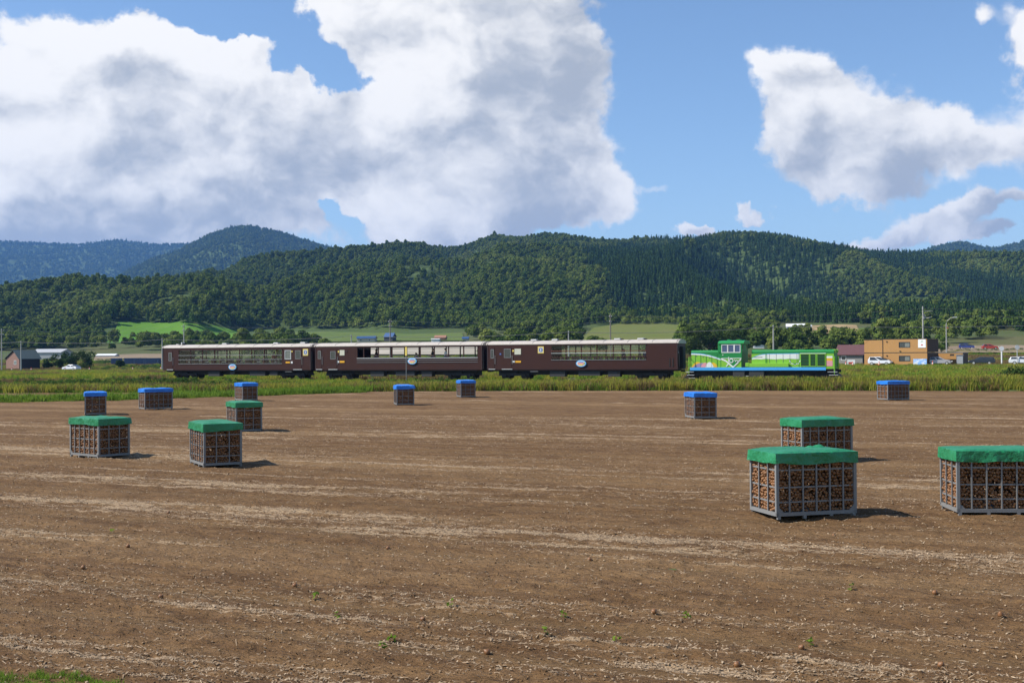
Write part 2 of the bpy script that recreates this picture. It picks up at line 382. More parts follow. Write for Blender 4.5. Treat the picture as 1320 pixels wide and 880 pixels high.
def conifer_proto(name, h, r, n, leaf, rng, mat_):
    s = rng.uniform(0, 1, n) ** .75; z = h * (.06 + .94 * (1 - s)) ; tier = .78 + .22 * np.abs(np.sin(z / h * 26))
    q = r * (1 - (z / h) ** 1.25) * tier * rng.uniform(.55, 1.05, n) + .05; a = rng.uniform(0, 6.283, n)
    pos = np.stack([q * np.cos(a), q * np.sin(a), z], 1); nr = np.stack([np.cos(a) * .8, np.sin(a) * .8, np.full(n, .7)], 1)
    me = soup(name, leaf_quads(pos, nr, rng.uniform(.7, 1.3, n) * leaf, rng, .6, .4)); me.materials.append(mat_); return me
LEAF_A = leafmat('broad_leaves', (.075, .125, .026), (.165, .20, .042), (.055, .092, .024))
LEAF_C = leafmat('conifer_needles', (.040, .082, .026), (.070, .118, .036), (.032, .064, .022), .2)
LEAF_L = leafmat('light_leaves', (.14, .195, .042), (.21, .235, .058), (.10, .15, .036))
def px_of(X, Y): return 660 + F * X / Y
def py_of(X, Y, Z): return hor(px_of(X, Y)) - F * (Z - CAMZ) / Y
CLEAR = [(138, 300, 415, 443), (300, 320, 424, 443)]
if want('wood'):
    rg = np.random.default_rng(3)
    protoB = [broad_proto('broad%d' % k, rg.uniform(9, 12), rg.uniform(3.6, 4.8), 420, 1.25, rg, LEAF_A) for k in range(4)]
    protoC = [conifer_proto('conifer%d' % k, rg.uniform(13, 16), rg.uniform(2.2, 2.9), 300, 1.25, rg, LEAF_C) for k in range(3)]
    protoL = [broad_proto('pale%d' % k, rg.uniform(7, 10), rg.uniform(3.0, 4.0), 380, 1.2, rg, LEAF_L) for k in range(2)]
    protos = protoB + protoC + protoL
    def sow(Ya, Yb, tmin, tmax, spacing, seed):
        r = np.random.default_rng(seed); Yv = []
        n = int((tmax - tmin) * (Yb ** 2 - Ya ** 2) / 2 / spacing ** 2)
        Y = np.sqrt(r.uniform(Ya ** 2, Yb ** 2, n)); t = r.uniform(tmin, tmax, n); return t * Y, Y, r
    X, Y, r = sow(400, 1800, -.62, .62, 4.5, 5)
    Z = land(X, Y); px = px_of(X, Y); py = py_of(X, Y, Z)
    floor_ = py > np.interp(px, [0, 130, 320, 440, 620, 760, 880, 1000, 1100, 1320], [452, 446, 424, 429, 434, 428, 418, 416, 417, 428])   # open valley floor
    gapn = fbm(X / 38, Y / 60, 77, 3)
    keep = ~floor_
    keep &= ~((px > 132) & (px < 318) & (py > np.interp(px, [132, 150, 320], [426, 414, 426])) & (py < 446))     # the green meadow
    keep &= ~((px > 750) & (px < 890) & (py > 419)); keep &= ~((px > 1000) & (px < 1114) & (py > 419))
    clr = np.hypot((px - 545) / 26, (py - 352) / 22) < 1; keep &= ~(clr & (r.uniform(0, 1, len(X)) < .8))
    keep &= ~((px < 640) & (px > 330) & (py > 424))
    X, Y, Z, px, py = X[keep], Y[keep], Z[keep], px[keep], py[keep]
    con = fbm(X / 130, Y / 200, 91, 3) + .25 * np.clip((px - 640) / 200, -1, 1) * ((py > 322) & (py < 415)) - .12
    pale = fbm(X / 60, Y / 90, 97, 3)
    k = r.uniform(0, 1, len(X)); idx = np.where(con + .1 * k > .56, 4 + (k * 3).astype(int), np.where(pale + .1 * k > .64, 7 + (k * 2).astype(int), (k * 4).astype(int)))
    sc = r.uniform(.5, 1.0, len(X)) * np.where(idx >= 4, .85, 1); sc *= 1 - .2 * (Y < 700)
    scatter('forest', protos, np.stack([X, Y, Z - .5], 1), r.uniform(0, 6.28, len(X)), np.stack([sc, sc, sc * r.uniform(.85, 1.15, len(X))], 1), idx, 'dense green forest covering the hills behind the railway')
    # farther woods
    X, Y, r = sow(3000, 4450, -.45, -.05, 12.5, 8); X2, Y2, _ = sow(3300, 4500, .30, .62, 13, 9); X3, Y3, _ = sow(5000, 6800, -.62, -.15, 19, 10)
    X = np.concatenate([X, X2, X3]); Y = np.concatenate([Y, Y2, Y3]); Z = land(X, Y)
    big = np.where(Y > 4800, 2.0, 1.45); k = r.uniform(0, 1, len(X)); sc = r.uniform(.7, 1.25, len(X)) * big
    scatter('far_forest', protos, np.stack([X, Y, Z - 1], 1), r.uniform(0, 6.28, len(X)), np.stack([sc, sc, sc * .8], 1), (k * 5).astype(int), 'hazy blue-green forest on the far mountains')


# ------------------------------------------------------------------ harvested field
def residue(U, V):                        # pale onion skins and straw left in long streaks along the furrows
    a = fbm(U / 20, V / .36, 201, 4, .6); b = fbm(U / 16, V / 2.4, 203, 3); c = fbm(U / 1.6, V / .16, 207, 3)
    x = np.clip((a - .45) * 4.2, 0, 1) * (.3 + .7 * np.clip((b - .38) * 5, 0, 1)) * np.clip((c - .26) * 3.0, 0, 1.1)
    return np.clip(x, 0, 1)
def wheel(V):                             # smooth wheel tracks between the beds
    d = (V + 1.15) % 5.6; return np.exp(-((d - 1.6) / .22) ** 2) + np.exp(-((d - 3.3) / .22) ** 2)
def soil_z(U, V):
    w = np.clip(wheel(V), 0, 1); n = fbm(U * 1.2, V * 5, 211, 4)
    clods = fbm(U * 5, V * 9, 215, 3)
    z = .05 * (fbm(U / 14, V / 1.6, 213, 3) - .5) + (.04 * (n - .5) + .085 * (clods - .5)) * (1 - .75 * w) + .022 * np.cos(V * 2 * math.pi / 1.4) * (1 - w) - .035 * w
    return z
def soil_mat():
    def f(T):
        p = T.n('ShaderNodeNewGeometry').outputs['Position']
        mp = T.n('ShaderNodeMapping'); mp.inputs['Rotation'].default_value = (0, 0, TH); T.t.links.new(p, mp.inputs[0]); q = mp.outputs[0]
        qa = T.vec('MULTIPLY', q, (.24, 1, 1))
        at_ = T.n('ShaderNodeAttribute'); at_.attribute_name = 'residue'; res = at_.outputs['Fac']
        wa = T.n('ShaderNodeAttribute'); wa.attribute_name = 'wheel'
        n1 = T.noise(T.vec('MULTIPLY', q, (.09, 1, 1)), .22, 5, .62); n2 = T.noise(qa, 3.0, 6, .65); n3 = T.noise(qa, 22, 4, .7); n4 = T.noise(qa, 55, 3, .65)
        c = T.mix(T.smooth(n2, .30, .72), (.122, .064, .027), (.235, .136, .061))
        c = T.mix(T.math('MULTIPLY', T.smooth(n1, .46, .66), .62), c, (.31, .192, .092))
        c = T.mix(T.math('MULTIPLY', wa.outputs['Fac'], .65), c, (.185, .110, .047))
        sp = T.smooth(T.math('ADD', n3, T.math('MULTIPLY', res, .38)), .62, .78)
        sp2 = T.math('MULTIPLY', T.smooth(n4, .62, .74), .35)
        c = T.mix(T.math('MULTIPLY', T.math('MAXIMUM', sp, sp2), .8), c, (.47, .335, .205))
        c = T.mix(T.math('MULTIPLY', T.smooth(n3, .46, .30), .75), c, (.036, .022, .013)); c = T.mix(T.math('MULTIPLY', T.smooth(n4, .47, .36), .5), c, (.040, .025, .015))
        h = T.math('ADD', T.math('ADD', T.math('MULTIPLY', n2, .9), T.math('MULTIPLY', n3, .7)), T.math('MULTIPLY', n4, .25))
        return prin(T, c, .95, spec=.15, normal=bump(T, h, 1.0, .11))
    return material('tilled_soil', f)
if want('field'):
    Vs = np.geomspace(3.5, 128, 900); ts = np.linspace(-.8, .8, 330)
    Tg, Vg = np.meshgrid(ts, Vs); Yg = Vg / (Tg * math.sin(TH) + math.cos(TH)); Ug = Yg * (Tg * math.cos(TH) - math.sin(TH)); Xg = Tg * Yg
    wob = 1.5 * (fbm(Xg / 6, Yg / 6, 31, 3) - .5)
    Zg = soil_z(Ug, Vg) * np.clip(1.15 - Vg / 140, .3, 1)
    ok = (Yg < edge_Y(Xg) + wob); keep = ok[:-1, :-1] & ok[1:, 1:]
    Zg = Zg - .1 * np.clip((Yg - edge_Y(Xg) + 2) / 2, 0, 1)
    me = grid_mesh('field', Xg, Yg, Zg, keep)
    me.attributes.new('residue', 'FLOAT', 'POINT').data.foreach_set('value', residue(Ug, Vg).ravel().astype(np.float32))
    me.attributes.new('wheel', 'FLOAT', 'POINT').data.foreach_set('value', np.clip(wheel(Vg), 0, 1).ravel().astype(np.float32))
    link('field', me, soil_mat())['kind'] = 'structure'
    # crumbs of soil, onion skin and straw on the near soil
    r = np.random.default_rng(21)
    def clod(name, mat_, seed):
        bm = bmesh.new(); bmesh.ops.create_icosphere(bm, subdivisions=1, radius=.5); q = np.random.default_rng(seed)
        for v in bm.verts: v.co *= q.uniform(.65, 1.15); v.co.z *= .7
        me = bpy.data.meshes.new(name); bm.to_mesh(me); bm.free(); me.materials.append(mat_); return me
    def flake(name, mat_, seed, l, w):
        q = np.random.default_rng(seed); c = q.uniform(-.25, .25, 4)
        v = [(-l / 2, -w / 2, c[0] * w), (0, -w / 2 * 1.3, .25 * w), (l / 2, -w / 3, c[1] * w), (l / 2, w / 3, c[2] * w + .2 * w), (0, w / 2, .5 * w), (-l / 2, w / 3, c[3] * w + .2 * w)]
        me = bpy.data.meshes.new(name); me.from_pydata(v, [], [(0, 1, 4, 5), (1, 2, 3, 4)]); me.materials.append(mat_); return me
    CLOD = material('soil_clod', lambda T: prin(T, T.mix(T.n('ShaderNodeObjectInfo').outputs['Random'], (.10, .056, .027), (.20, .125, .065)), .95, spec=.1))
    SKIN = material('onion_skin', lambda T: prin(T, T.mix(T.n('ShaderNodeObjectInfo').outputs['Random'], (.20, .135, .078), (.40, .295, .19)), .7, spec=.2))
    n = 60000; Y = 10.5 + 48 * r.uniform(0, 1, n) ** 1.7; t = r.uniform(-.5, .5, n); X = t * Y; U, V = uv(X, Y)
    k = r.uniform(0, 1, n) < (1 - .8 * np.clip(wheel(V), 0, 1)); X, Y, U, V = X[k], Y[k], U[k], V[k]; n = len(X)
    size = .008 + .026 * r.uniform(0, 1, n) ** 4
    scatter('soil_clods', [clod('clod%d' % j, CLOD, j) for j in range(4)], np.stack([X, Y, soil_z(U, V) + size * .1], 1), r.uniform(0, 6.28, (n, 3)) * np.array([.3, .3, 1]),
            size, r.integers(0, 4, n), 'loose brown soil crumbs on the harvested field')
    n = 620000; Y = 10.5 + 52 * r.uniform(0, 1, n) ** 1.6; t = r.uniform(-.5, .5, n); X = t * Y; U, V = uv(X, Y)
    k = r.uniform(0, 1, n) < (residue(U, V) * .62 + .035); X, Y, U, V = X[k], Y[k], U[k], V[k]; n = len(X)
    scatter('crop_residue', [flake('flake%d' % j, SKIN, 40 + j, l, w) for j, (l, w) in enumerate([(.024, .012), (.040, .008), (.020, .014), (.075, .0045), (.018, .009)])],
            np.stack([X, Y, soil_z(U, V) + .008], 1), np.stack([r.normal(0, .3, n), r.normal(0, .3, n), r.normal(-TH, .9, n)], 1), r.uniform(.6, 1.35, n) * (1 + Y / 60), r.integers(0, 5, n),
            'pale onion skins and straw lying in streaks on the soil')

# ------------------------------------------------------------------ grass and weeds
def tuft(name, mat_, n, h, spread, w, seed, bend=.45):
    q = np.random.default_rng(seed); Q = []
    for _ in range(n):
        a = q.uniform(0, 6.283); rr = spread * math.sqrt(q.uniform(0, 1)); x, y = rr * math.cos(a), rr * math.sin(a)
        hh = h * q.uniform(.5, 1.1); b = q.uniform(0, 6.283); lx, ly = math.cos(b) * bend * hh * q.uniform(.2, 1), math.sin(b) * bend * hh * q.uniform(.2, 1)
        c = q.uniform(0, 6.283); wx, wy = math.cos(c) * w * .5, math.sin(c) * w * .5
        Q.append([(x - wx, y - wy, 0), (x + wx, y + wy, 0), (x + lx * .4 + wx * .8, y + ly * .4 + wy * .8, hh * .6), (x + lx * .4 - wx * .8, y + ly * .4 - wy * .8, hh * .6)])
        Q.append([(x + lx * .4 - wx * .8, y + ly * .4 - wy * .8, hh * .6), (x + lx * .4 + wx * .8, y + ly * .4 + wy * .8, hh * .6), (x + lx + wx * .1, y + ly + wy * .1, hh), (x + lx - wx * .1, y + ly - wy * .1, hh)])
    me = soup(name, np.array(Q)); me.materials.append(mat_); return me
def weed(name, mat_, n, h, rad, leaf, seed):
    q = np.random.default_rng(seed); z = h * q.uniform(.15, 1, n); a = q.uniform(0, 6.283, n); rr = rad * np.sqrt(q.uniform(0, 1, n)) * (1.1 - .6 * z / h)
    pos = np.stack([rr * np.cos(a), rr * np.sin(a), z], 1); nr = np.stack([np.cos(a) * .5, np.sin(a) * .5, np.ones(n)], 1)
    me = soup(name, leaf_quads(pos, nr, leaf * q.uniform(.7, 1.3, n), q, .6, .5)); me.materials.append(mat_); return me
GR_Y = leafmat('yellow_grass', (.30, .31, .045), (.42, .37, .07), (.19, .23, .034), .45)
GR_G = leafmat('green_grass', (.15, .25, .030), (.21, .30, .045), (.10, .17, .026), .45)
GR_D = leafmat('dark_weeds', (.05, .10, .022), (.085, .135, .032), (.04, .08, .02), .3)
GR_B = leafmat('dry_grass', (.20, .135, .06), (.26, .19, .09), (.13, .10, .04), .3)
GPROT = [tuft('gy', GR_Y, 46, .75, .45, .05, 1), tuft('gg', GR_G, 46, .65, .45, .05, 2), weed('gd', GR_D, 60, .95, .42, .17, 3), tuft('gb', GR_B, 40, .7, .42, .045, 4), tuft('gs', GR_G, 40, .28, .4, .04, 5, .7), weed('gw', GR_G, 50, .7, .4, .15, 6)]
if want('grass'):
    r = np.random.default_rng(31)
    n = 90000; X = r.uniform(-75, 62, n); Y = r.uniform(80, 178, n); U, V = uv(X, Y)
    e = edge_Y(X) + 1.6 * (fbm(X / 5, Y / 5, 33, 3) - .5)
    k = (Y > e) & (V < TRACK_V - 1.6) & (np.abs(X / Y) < .52); X, Y, U, V, e = X[k], Y[k], U[k], V[k], e[k]; n = len(X)
    dist = Y - e; kind = fbm(X / 6, Y / 3, 35, 3); kb = fbm(X / 9, Y / 3.5, 37, 3); u = r.uniform(0, 1, n)
    idx = np.where(u < .38, 0, np.where(u < .62, 1, 5)); idx = np.where(kind + .12 * u > .69, 2, idx); idx = np.where(kb + .14 * u > .655, 3, idx); idx = np.where((dist < 1.2), 4, idx)
    right = np.clip((X - 5) / 20, 0, 1); idx = np.where((r.uniform(0, 1, n) < .45 * right) & (idx == 0), 1, idx)
    sc = r.uniform(.65, 1.25, n) * np.clip(.55 + dist / 9, .5, 1.05)
    sc *= .74 * np.where(V > TRACK_V - 5, .62, 1) * np.where(X > 32, 1.2, 1)
    scatter('grass', GPROT, np.stack([X, Y, land(X, Y) - .02], 1), r.uniform(0, 6.28, n), np.stack([sc * 1.25, sc * 1.25, sc * r.uniform(.5, 1.05, n)], 1), idx, 'overgrown yellow-green grass and weeds along the railway')
    n = 16000; X = r.uniform(-62, 62, n); Y = edge_Y(X) - .6 + 3.2 * r.uniform(0, 1, n) ** 1.3 + 1.2 * (fbm(X / 4, X * 0, 59, 3) - .5); U, V = uv(X, Y); k = (X > -12) | (r.uniform(0, 1, n) < .4); X, Y = X[k], Y[k]; n = len(X); sc = r.uniform(.6, 1.2, n)
    scatter('edge_grass', [GPROT[4], GPROT[1], GPROT[0], GPROT[3]], np.stack([X, Y, np.maximum(land(X, Y), -.03)], 1), r.uniform(0, 6.28, n), np.stack([sc * 1.3, sc * 1.3, sc], 1), np.where(r.uniform(0, 1, n) < .6, 0, r.integers(1, 4, n)), 'short bright green grass along the edge of the soil')
    n = 42000; V = r.uniform(TRACK_V + 3, ROAD_V - 5, n); U = r.uniform(-330, 70, n); X, Y = xy(U, V); k = (np.abs(X / Y) < .56) & ((X / Y < -.24) | (X / Y > .22) | (r.uniform(0, 1, n) < .35)); X, Y, V = X[k], Y[k], V[k]; n = len(X)
    u = r.uniform(0, 1, n); kb = fbm(X / 14, Y / 8, 47, 3); idx = np.where(u < .3, 0, np.where(u < .7, 1, np.where(u < .85, 4, 5))); idx = np.where(kb + .1 * u > .66, 3, idx)
    sc = r.uniform(.6, 1.1, n) * np.where(V > ROAD_V - 25, .55, .8) * 1.25
    scatter('meadow_grass', GPROT, np.stack([X, Y, land(X, Y) - .02], 1), r.uniform(0, 6.28, n), np.stack([sc * 1.5, sc * 1.5, sc], 1), idx, 'rough green grass between the railway and the road')
    n = 26000; V = r.uniform(ROAD_V + 5, ROAD_V + 110, n); U = r.uniform(-420, 60, n); X, Y = xy(U, V); k = (np.abs(X / Y) < .56); X, Y, V = X[k], Y[k], V[k]; n = len(X)
    u = r.uniform(0, 1, n); kb = fbm(X / 25, Y / 18, 49, 3); idx = np.where(u < .15, 0, np.where(u < .55, 1, 4)); idx = np.where(kb + .1 * u > .62, 3, idx); idx = np.where(kb + .1 * u < .38, 2, idx)
    sc = r.uniform(.6, 1.1, n) * .8
    scatter('verge_grass', GPROT, np.stack([X, Y, land(X, Y) - .02], 1), r.uniform(0, 6.28, n), np.stack([sc * 2.2, sc * 2.2, sc], 1), idx, 'grass and low weeds on the far side of the road')
    # patches on the field: green ridge by the blue-covered crates, corner of grass close by
    n = 2600; X = r.uniform(-46, -13, n); Y = np.interp(X, [-46, -30, -13], [84, 90, 104]) + r.normal(0, 1, n) * np.interp(X, [-46, -30, -13], [.5, 1.0, .5]); U, V = uv(X, Y)
    sc = r.uniform(.5, 1.0, n)
    scatter('grass_ridge', [GPROT[4], GPROT[1]], np.stack([X, Y, soil_z(U, V) - .02], 1), r.uniform(0, 6.28, n), np.stack([sc * 1.4, sc * 1.4, sc], 1), (r.uniform(0, 1, n) < .25).astype(int), 'low bright green grass ridge crossing the soil behind the crates')
    n = 700; px = r.uniform(-30, 330, n); py = 880 - 26 * r.uniform(0, 1, n) ** 1.5 * np.clip(1.4 - px / 200, .25, 1) + 14; pts = np.array([ground_at(a, b) for a, b in zip(px, py)]); keep = fbm(pts[:, 0] * 2.2, pts[:, 1] * 2.2, 53, 3) > np.clip(.38 + px / 1400, 0, .9); pts = pts[keep]; n = len(pts)
    U, V = uv(pts[:, 0], pts[:, 1]); pts[:, 2] = soil_z(U, V) - .005
    GN = [tuft('gn%d' % j, GR_G, 16, .07, .045, .006, 60 + j, .8) for j in range(2)]
    scatter('grass_patch', GN, pts, r.uniform(0, 6.28, n), r.uniform(.6, 1.3, n), r.integers(0, 2, n), 'sparse short grass sprouting at the field corner')

# ------------------------------------------------------------------ strips: dirt path, road, track bed
def strip(name, mat_, U0, U1, V0, V1, zoff, nu=160, nv=3, kind='structure', fn=None):
    Ug, Vg = np.meshgrid(np.linspace(U0, U1, nu), np.linspace(V0, V1, nv)); X, Y = xy(Ug, Vg)
    me = grid_mesh(name, X, Y, (fn(X, Y) if fn else land(X, Y)) + zoff); o = link(name, me, mat_); o['kind'] = kind; return o
ASPH = material('asphalt', lambda T: prin(T, T.mix(T.noise(T.n('ShaderNodeTexCoord').outputs['Object'], .4, 6, .7), (.085, .08, .075), (.15, .14, .13)), .85, spec=.2))
GRAV = material('gravel', lambda T: prin(T, T.mix(T.noise(T.n('ShaderNodeTexCoord').outputs['Object'], 3.5, 6, .7), (.16, .13, .10), (.30, .26, .20)), .95, spec=.1, normal=bump(T, T.noise(T.n('ShaderNodeTexCoord').outputs['Object'], 14, 3), .6, .05)))
WHITE = paint('road_white', (.72, .72, .70), .7, dirt=.2)
if want('strips'):
    strip('road', ASPH, -520, 160, ROAD_V - 3.5, ROAD_V + 3.5, .10, 200, 5)
    strip('gravel_shoulder', GRAV, -520, 160, ROAD_V - 5.2, ROAD_V - 3.5, .08, 200, 3)
    for v in (ROAD_V - 3.1, ROAD_V + 3.1): strip('road_marking', WHITE, -520, 160, v - .08, v + .08, .112, 200, 2)
    # pale dirt track along the edge of the field
    Xs = np.linspace(-62, -20, 60); lo = edge_Y(Xs) - .2 + .3 * np.sin(Xs / 4); Yg = np.stack([lo, lo + .7, lo + 1.5]); Xg = np.stack([Xs] * 3)
    link('path', grid_mesh('path', Xg, Yg, np.full_like(Xg, .03) + .05 * (fbm(Xg, Yg, 3, 2) - .5)), paint('dry_dirt', (.36, .31, .23), .95, scale=1.5))['kind'] = 'structure'
    tr = empty('railway_track', (*xy(TU0 + 37, TRACK_V), 0), -TH)
    tag(tr, 'railway track on a low gravel bed under the brown train', 'track')
    b = MB().prism([(-2.6, .30), (-1.7, .48), (1.7, .48), (2.6, .30)], -190, 190); b.v = [(y, x, z) for x, y, z in b.v]; b.build('ballast_bed', GRAV, tr)
    RUST = paint('rusty_rail', (.16, .09, .06), .6, .4)
    for s_ in (-1, 1): MB().box(-190, 190, s_ * .5685 - .035, s_ * .5685 + .035, .49, RAILZ).build('rail', RUST, tr)

# ------------------------------------------------------------------ train
BROWN = paint('brown_coach_paint', (.050, .0175, .0125), .55, var=.14, scale=1.2, dirt=.06, spec=.25)
DARKB = paint('dark_brown_paint', (.050, .022, .020), .5, var=.1)
CREAM = paint('pale_roof_paint', (.47, .42, .37), .6, dirt=.22, scale=1.5)
BLACK = paint('black_steel', (.022, .021, .021), .7, var=.3)
GREYM = paint('grey_metal', (.24, .24, .24), .5, .2)
SILV = paint('pale_metal', (.55, .55, .54), .5, .2)
WOOD = paint('light_wood', (.46, .33, .20), .6, scale=4)
REDW = paint('red_wood', (.22, .07, .045), .55)
TWHITE = paint('white_paint', (.75, .75, .73), .5)
YEL = paint('yellow_paint', (.80, .60, .14), .5); ORG = paint('orange_plate', (.85, .42, .03), .5); BLU = paint('blue_plate', (.10, .17, .45), .5)
PINK = paint('pink_paint', (.75, .33, .36), .5); SKYB = paint('sky_blue_paint', (.10, .42, .80), .5); LIMEP = paint('leaf_green_paint', (.25, .55, .10), .5)
CREAMP = paint('cream_panel', (.62, .60, .48), .5); DIMGL = paint('dark_glass', (.035, .042, .045), .12, var=.3, spec=.6); GREYGL = paint('grey_glass', (.17, .18, .16), .2, var=.25, spec=.6)
def _glass(T):
    tr = T.n('ShaderNodeBsdfTransparent'); tr.inputs[0].default_value = (.93, .95, .94, 1); gl = T.n('ShaderNodeBsdfGlossy'); gl.inputs['Roughness'].default_value = .04
    lw = T.n('ShaderNodeLayerWeight'); lw.inputs[0].default_value = .25
    mx = T.n('ShaderNodeMixShader'); T.t.links.new(T.math('MULTIPLY', lw.outputs['Fresnel'], .6), mx.inputs[0]); T.t.links.new(tr.outputs[0], mx.inputs[1]); T.t.links.new(gl.outputs[0], mx.inputs[2]); return mx.outputs[0]
GLASS = material('clear_glass', _glass)
HW = 1.43
def wall(mb, x0, x1, z0, z1, holes, yo, yi):     # wall slab in x,z with rectangular openings and real reveals
    xs = sorted({x0, x1, *[h[0] for h in holes], *[h[1] for h in holes]}); zs = sorted({z0, z1, *[h[2] for h in holes], *[h[3] for h in holes]})
    def solid(i, j):
        if i < 0 or j < 0 or i >= len(xs) - 1 or j >= len(zs) - 1: return False
        cx, cz = (xs[i] + xs[i + 1]) / 2, (zs[j] + zs[j + 1]) / 2
        return not any(h[0] < cx < h[1] and h[2] < cz < h[3] for h in holes)
    for i in range(len(xs) - 1):
        for j in range(len(zs) - 1):
            if not solid(i, j): continue
            a, b, c, d = xs[i], xs[i + 1], zs[j], zs[j + 1]
            mb.add([(a, yo, c), (b, yo, c), (b, yo, d), (a, yo, d)], [(0, 1, 2, 3)]); mb.add([(a, yi, c), (a, yi, d), (b, yi, d), (b, yi, c)], [(0, 1, 2, 3)])
            for ok, q in ((solid(i - 1, j), [(a, yo, c), (a, yo, d), (a, yi, d), (a, yi, c)]), (solid(i + 1, j), [(b, yo, c), (b, yi, c), (b, yi, d), (b, yo, d)]),
                          (solid(i, j - 1), [(a, yo, c), (a, yi, c), (b, yi, c), (b, yo, c)]), (solid(i, j + 1), [(a, yo, d), (b, yo, d), (b, yi, d), (a, yi, d)])):
                if not ok: mb.add(q, [(0, 1, 2, 3)])
    return mb
def TZ(px, py):                             # height above the rail of a pixel on the train's near side
    s_ = S(px); Y = TRZ0 - s_ * math.sin(TH); return at(px, py, Y).z - RAILZ
def bogie(parent, x, r=.43, wb=2.1, name='bogie'):
    m = MB().box(x - wb / 2 - .55, x + wb / 2 + .55, -1.02, -.86, .42, .66).box(x - wb / 2 - .55, x + wb / 2 + .55, .86, 1.02, .42, .66).box(x - .25, x + .25, -.95, .95, .40, .78)
    for sx in (-1, 1): m.box(x + sx * wb / 2 - .2, x + sx * wb / 2 + .2, -1.1, -.87, .33, .58)
    b = m.build(name, BLACK, parent)
    for sx in (-1, 1):
        for sy in (-1, 1):
            MB().disc((x + sx * wb / 2, r), r, sy * .52, sy * .66, 20).disc((x + sx * wb / 2, r), .09, sy * .66, sy * .72, 10).build('wheel', BLACK, b)
def emblem(parent, x, z, w, h, y):
    e = MB().disc((x, z), w / 2, y - .03, y, 28, h / 2).build('emblem', SKYB, parent)
    MB().disc((x, z), w / 2 * .86, y - .034, y - .030, 28, h / 2 * .82).build('emblem_field', TWHITE, e)
    MB().disc((x, z - .02), w / 2 * .66, y - .040, y - .035, 24, h / 2 * .58).build('emblem_blossom', PINK, e)
    MB().prism([(x - w * .28, z + h * .17), (x + w * .28, z + h * .17), (x + w * .2, z + h * .30), (x, z + h * .36), (x - w * .2, z + h * .30)], y - .046, y - .041).build('emblem_sky', SKYB, e)
    MB().prism([(x - w * .24, z - h * .10), (x + w * .24, z - h * .10), (x + w * .12, z - h * .30), (x - w * .12, z - h * .30)], y - .046, y - .041).build('emblem_band', YEL, e)
    MB().prism([(x + w * .28, z - h * .1), (x + w * .38, z - h * .1), (x + w * .38, z + h * .14), (x + w * .28, z + h * .14)], y - .046, y - .041).build('emblem_leaf', LIMEP, e)
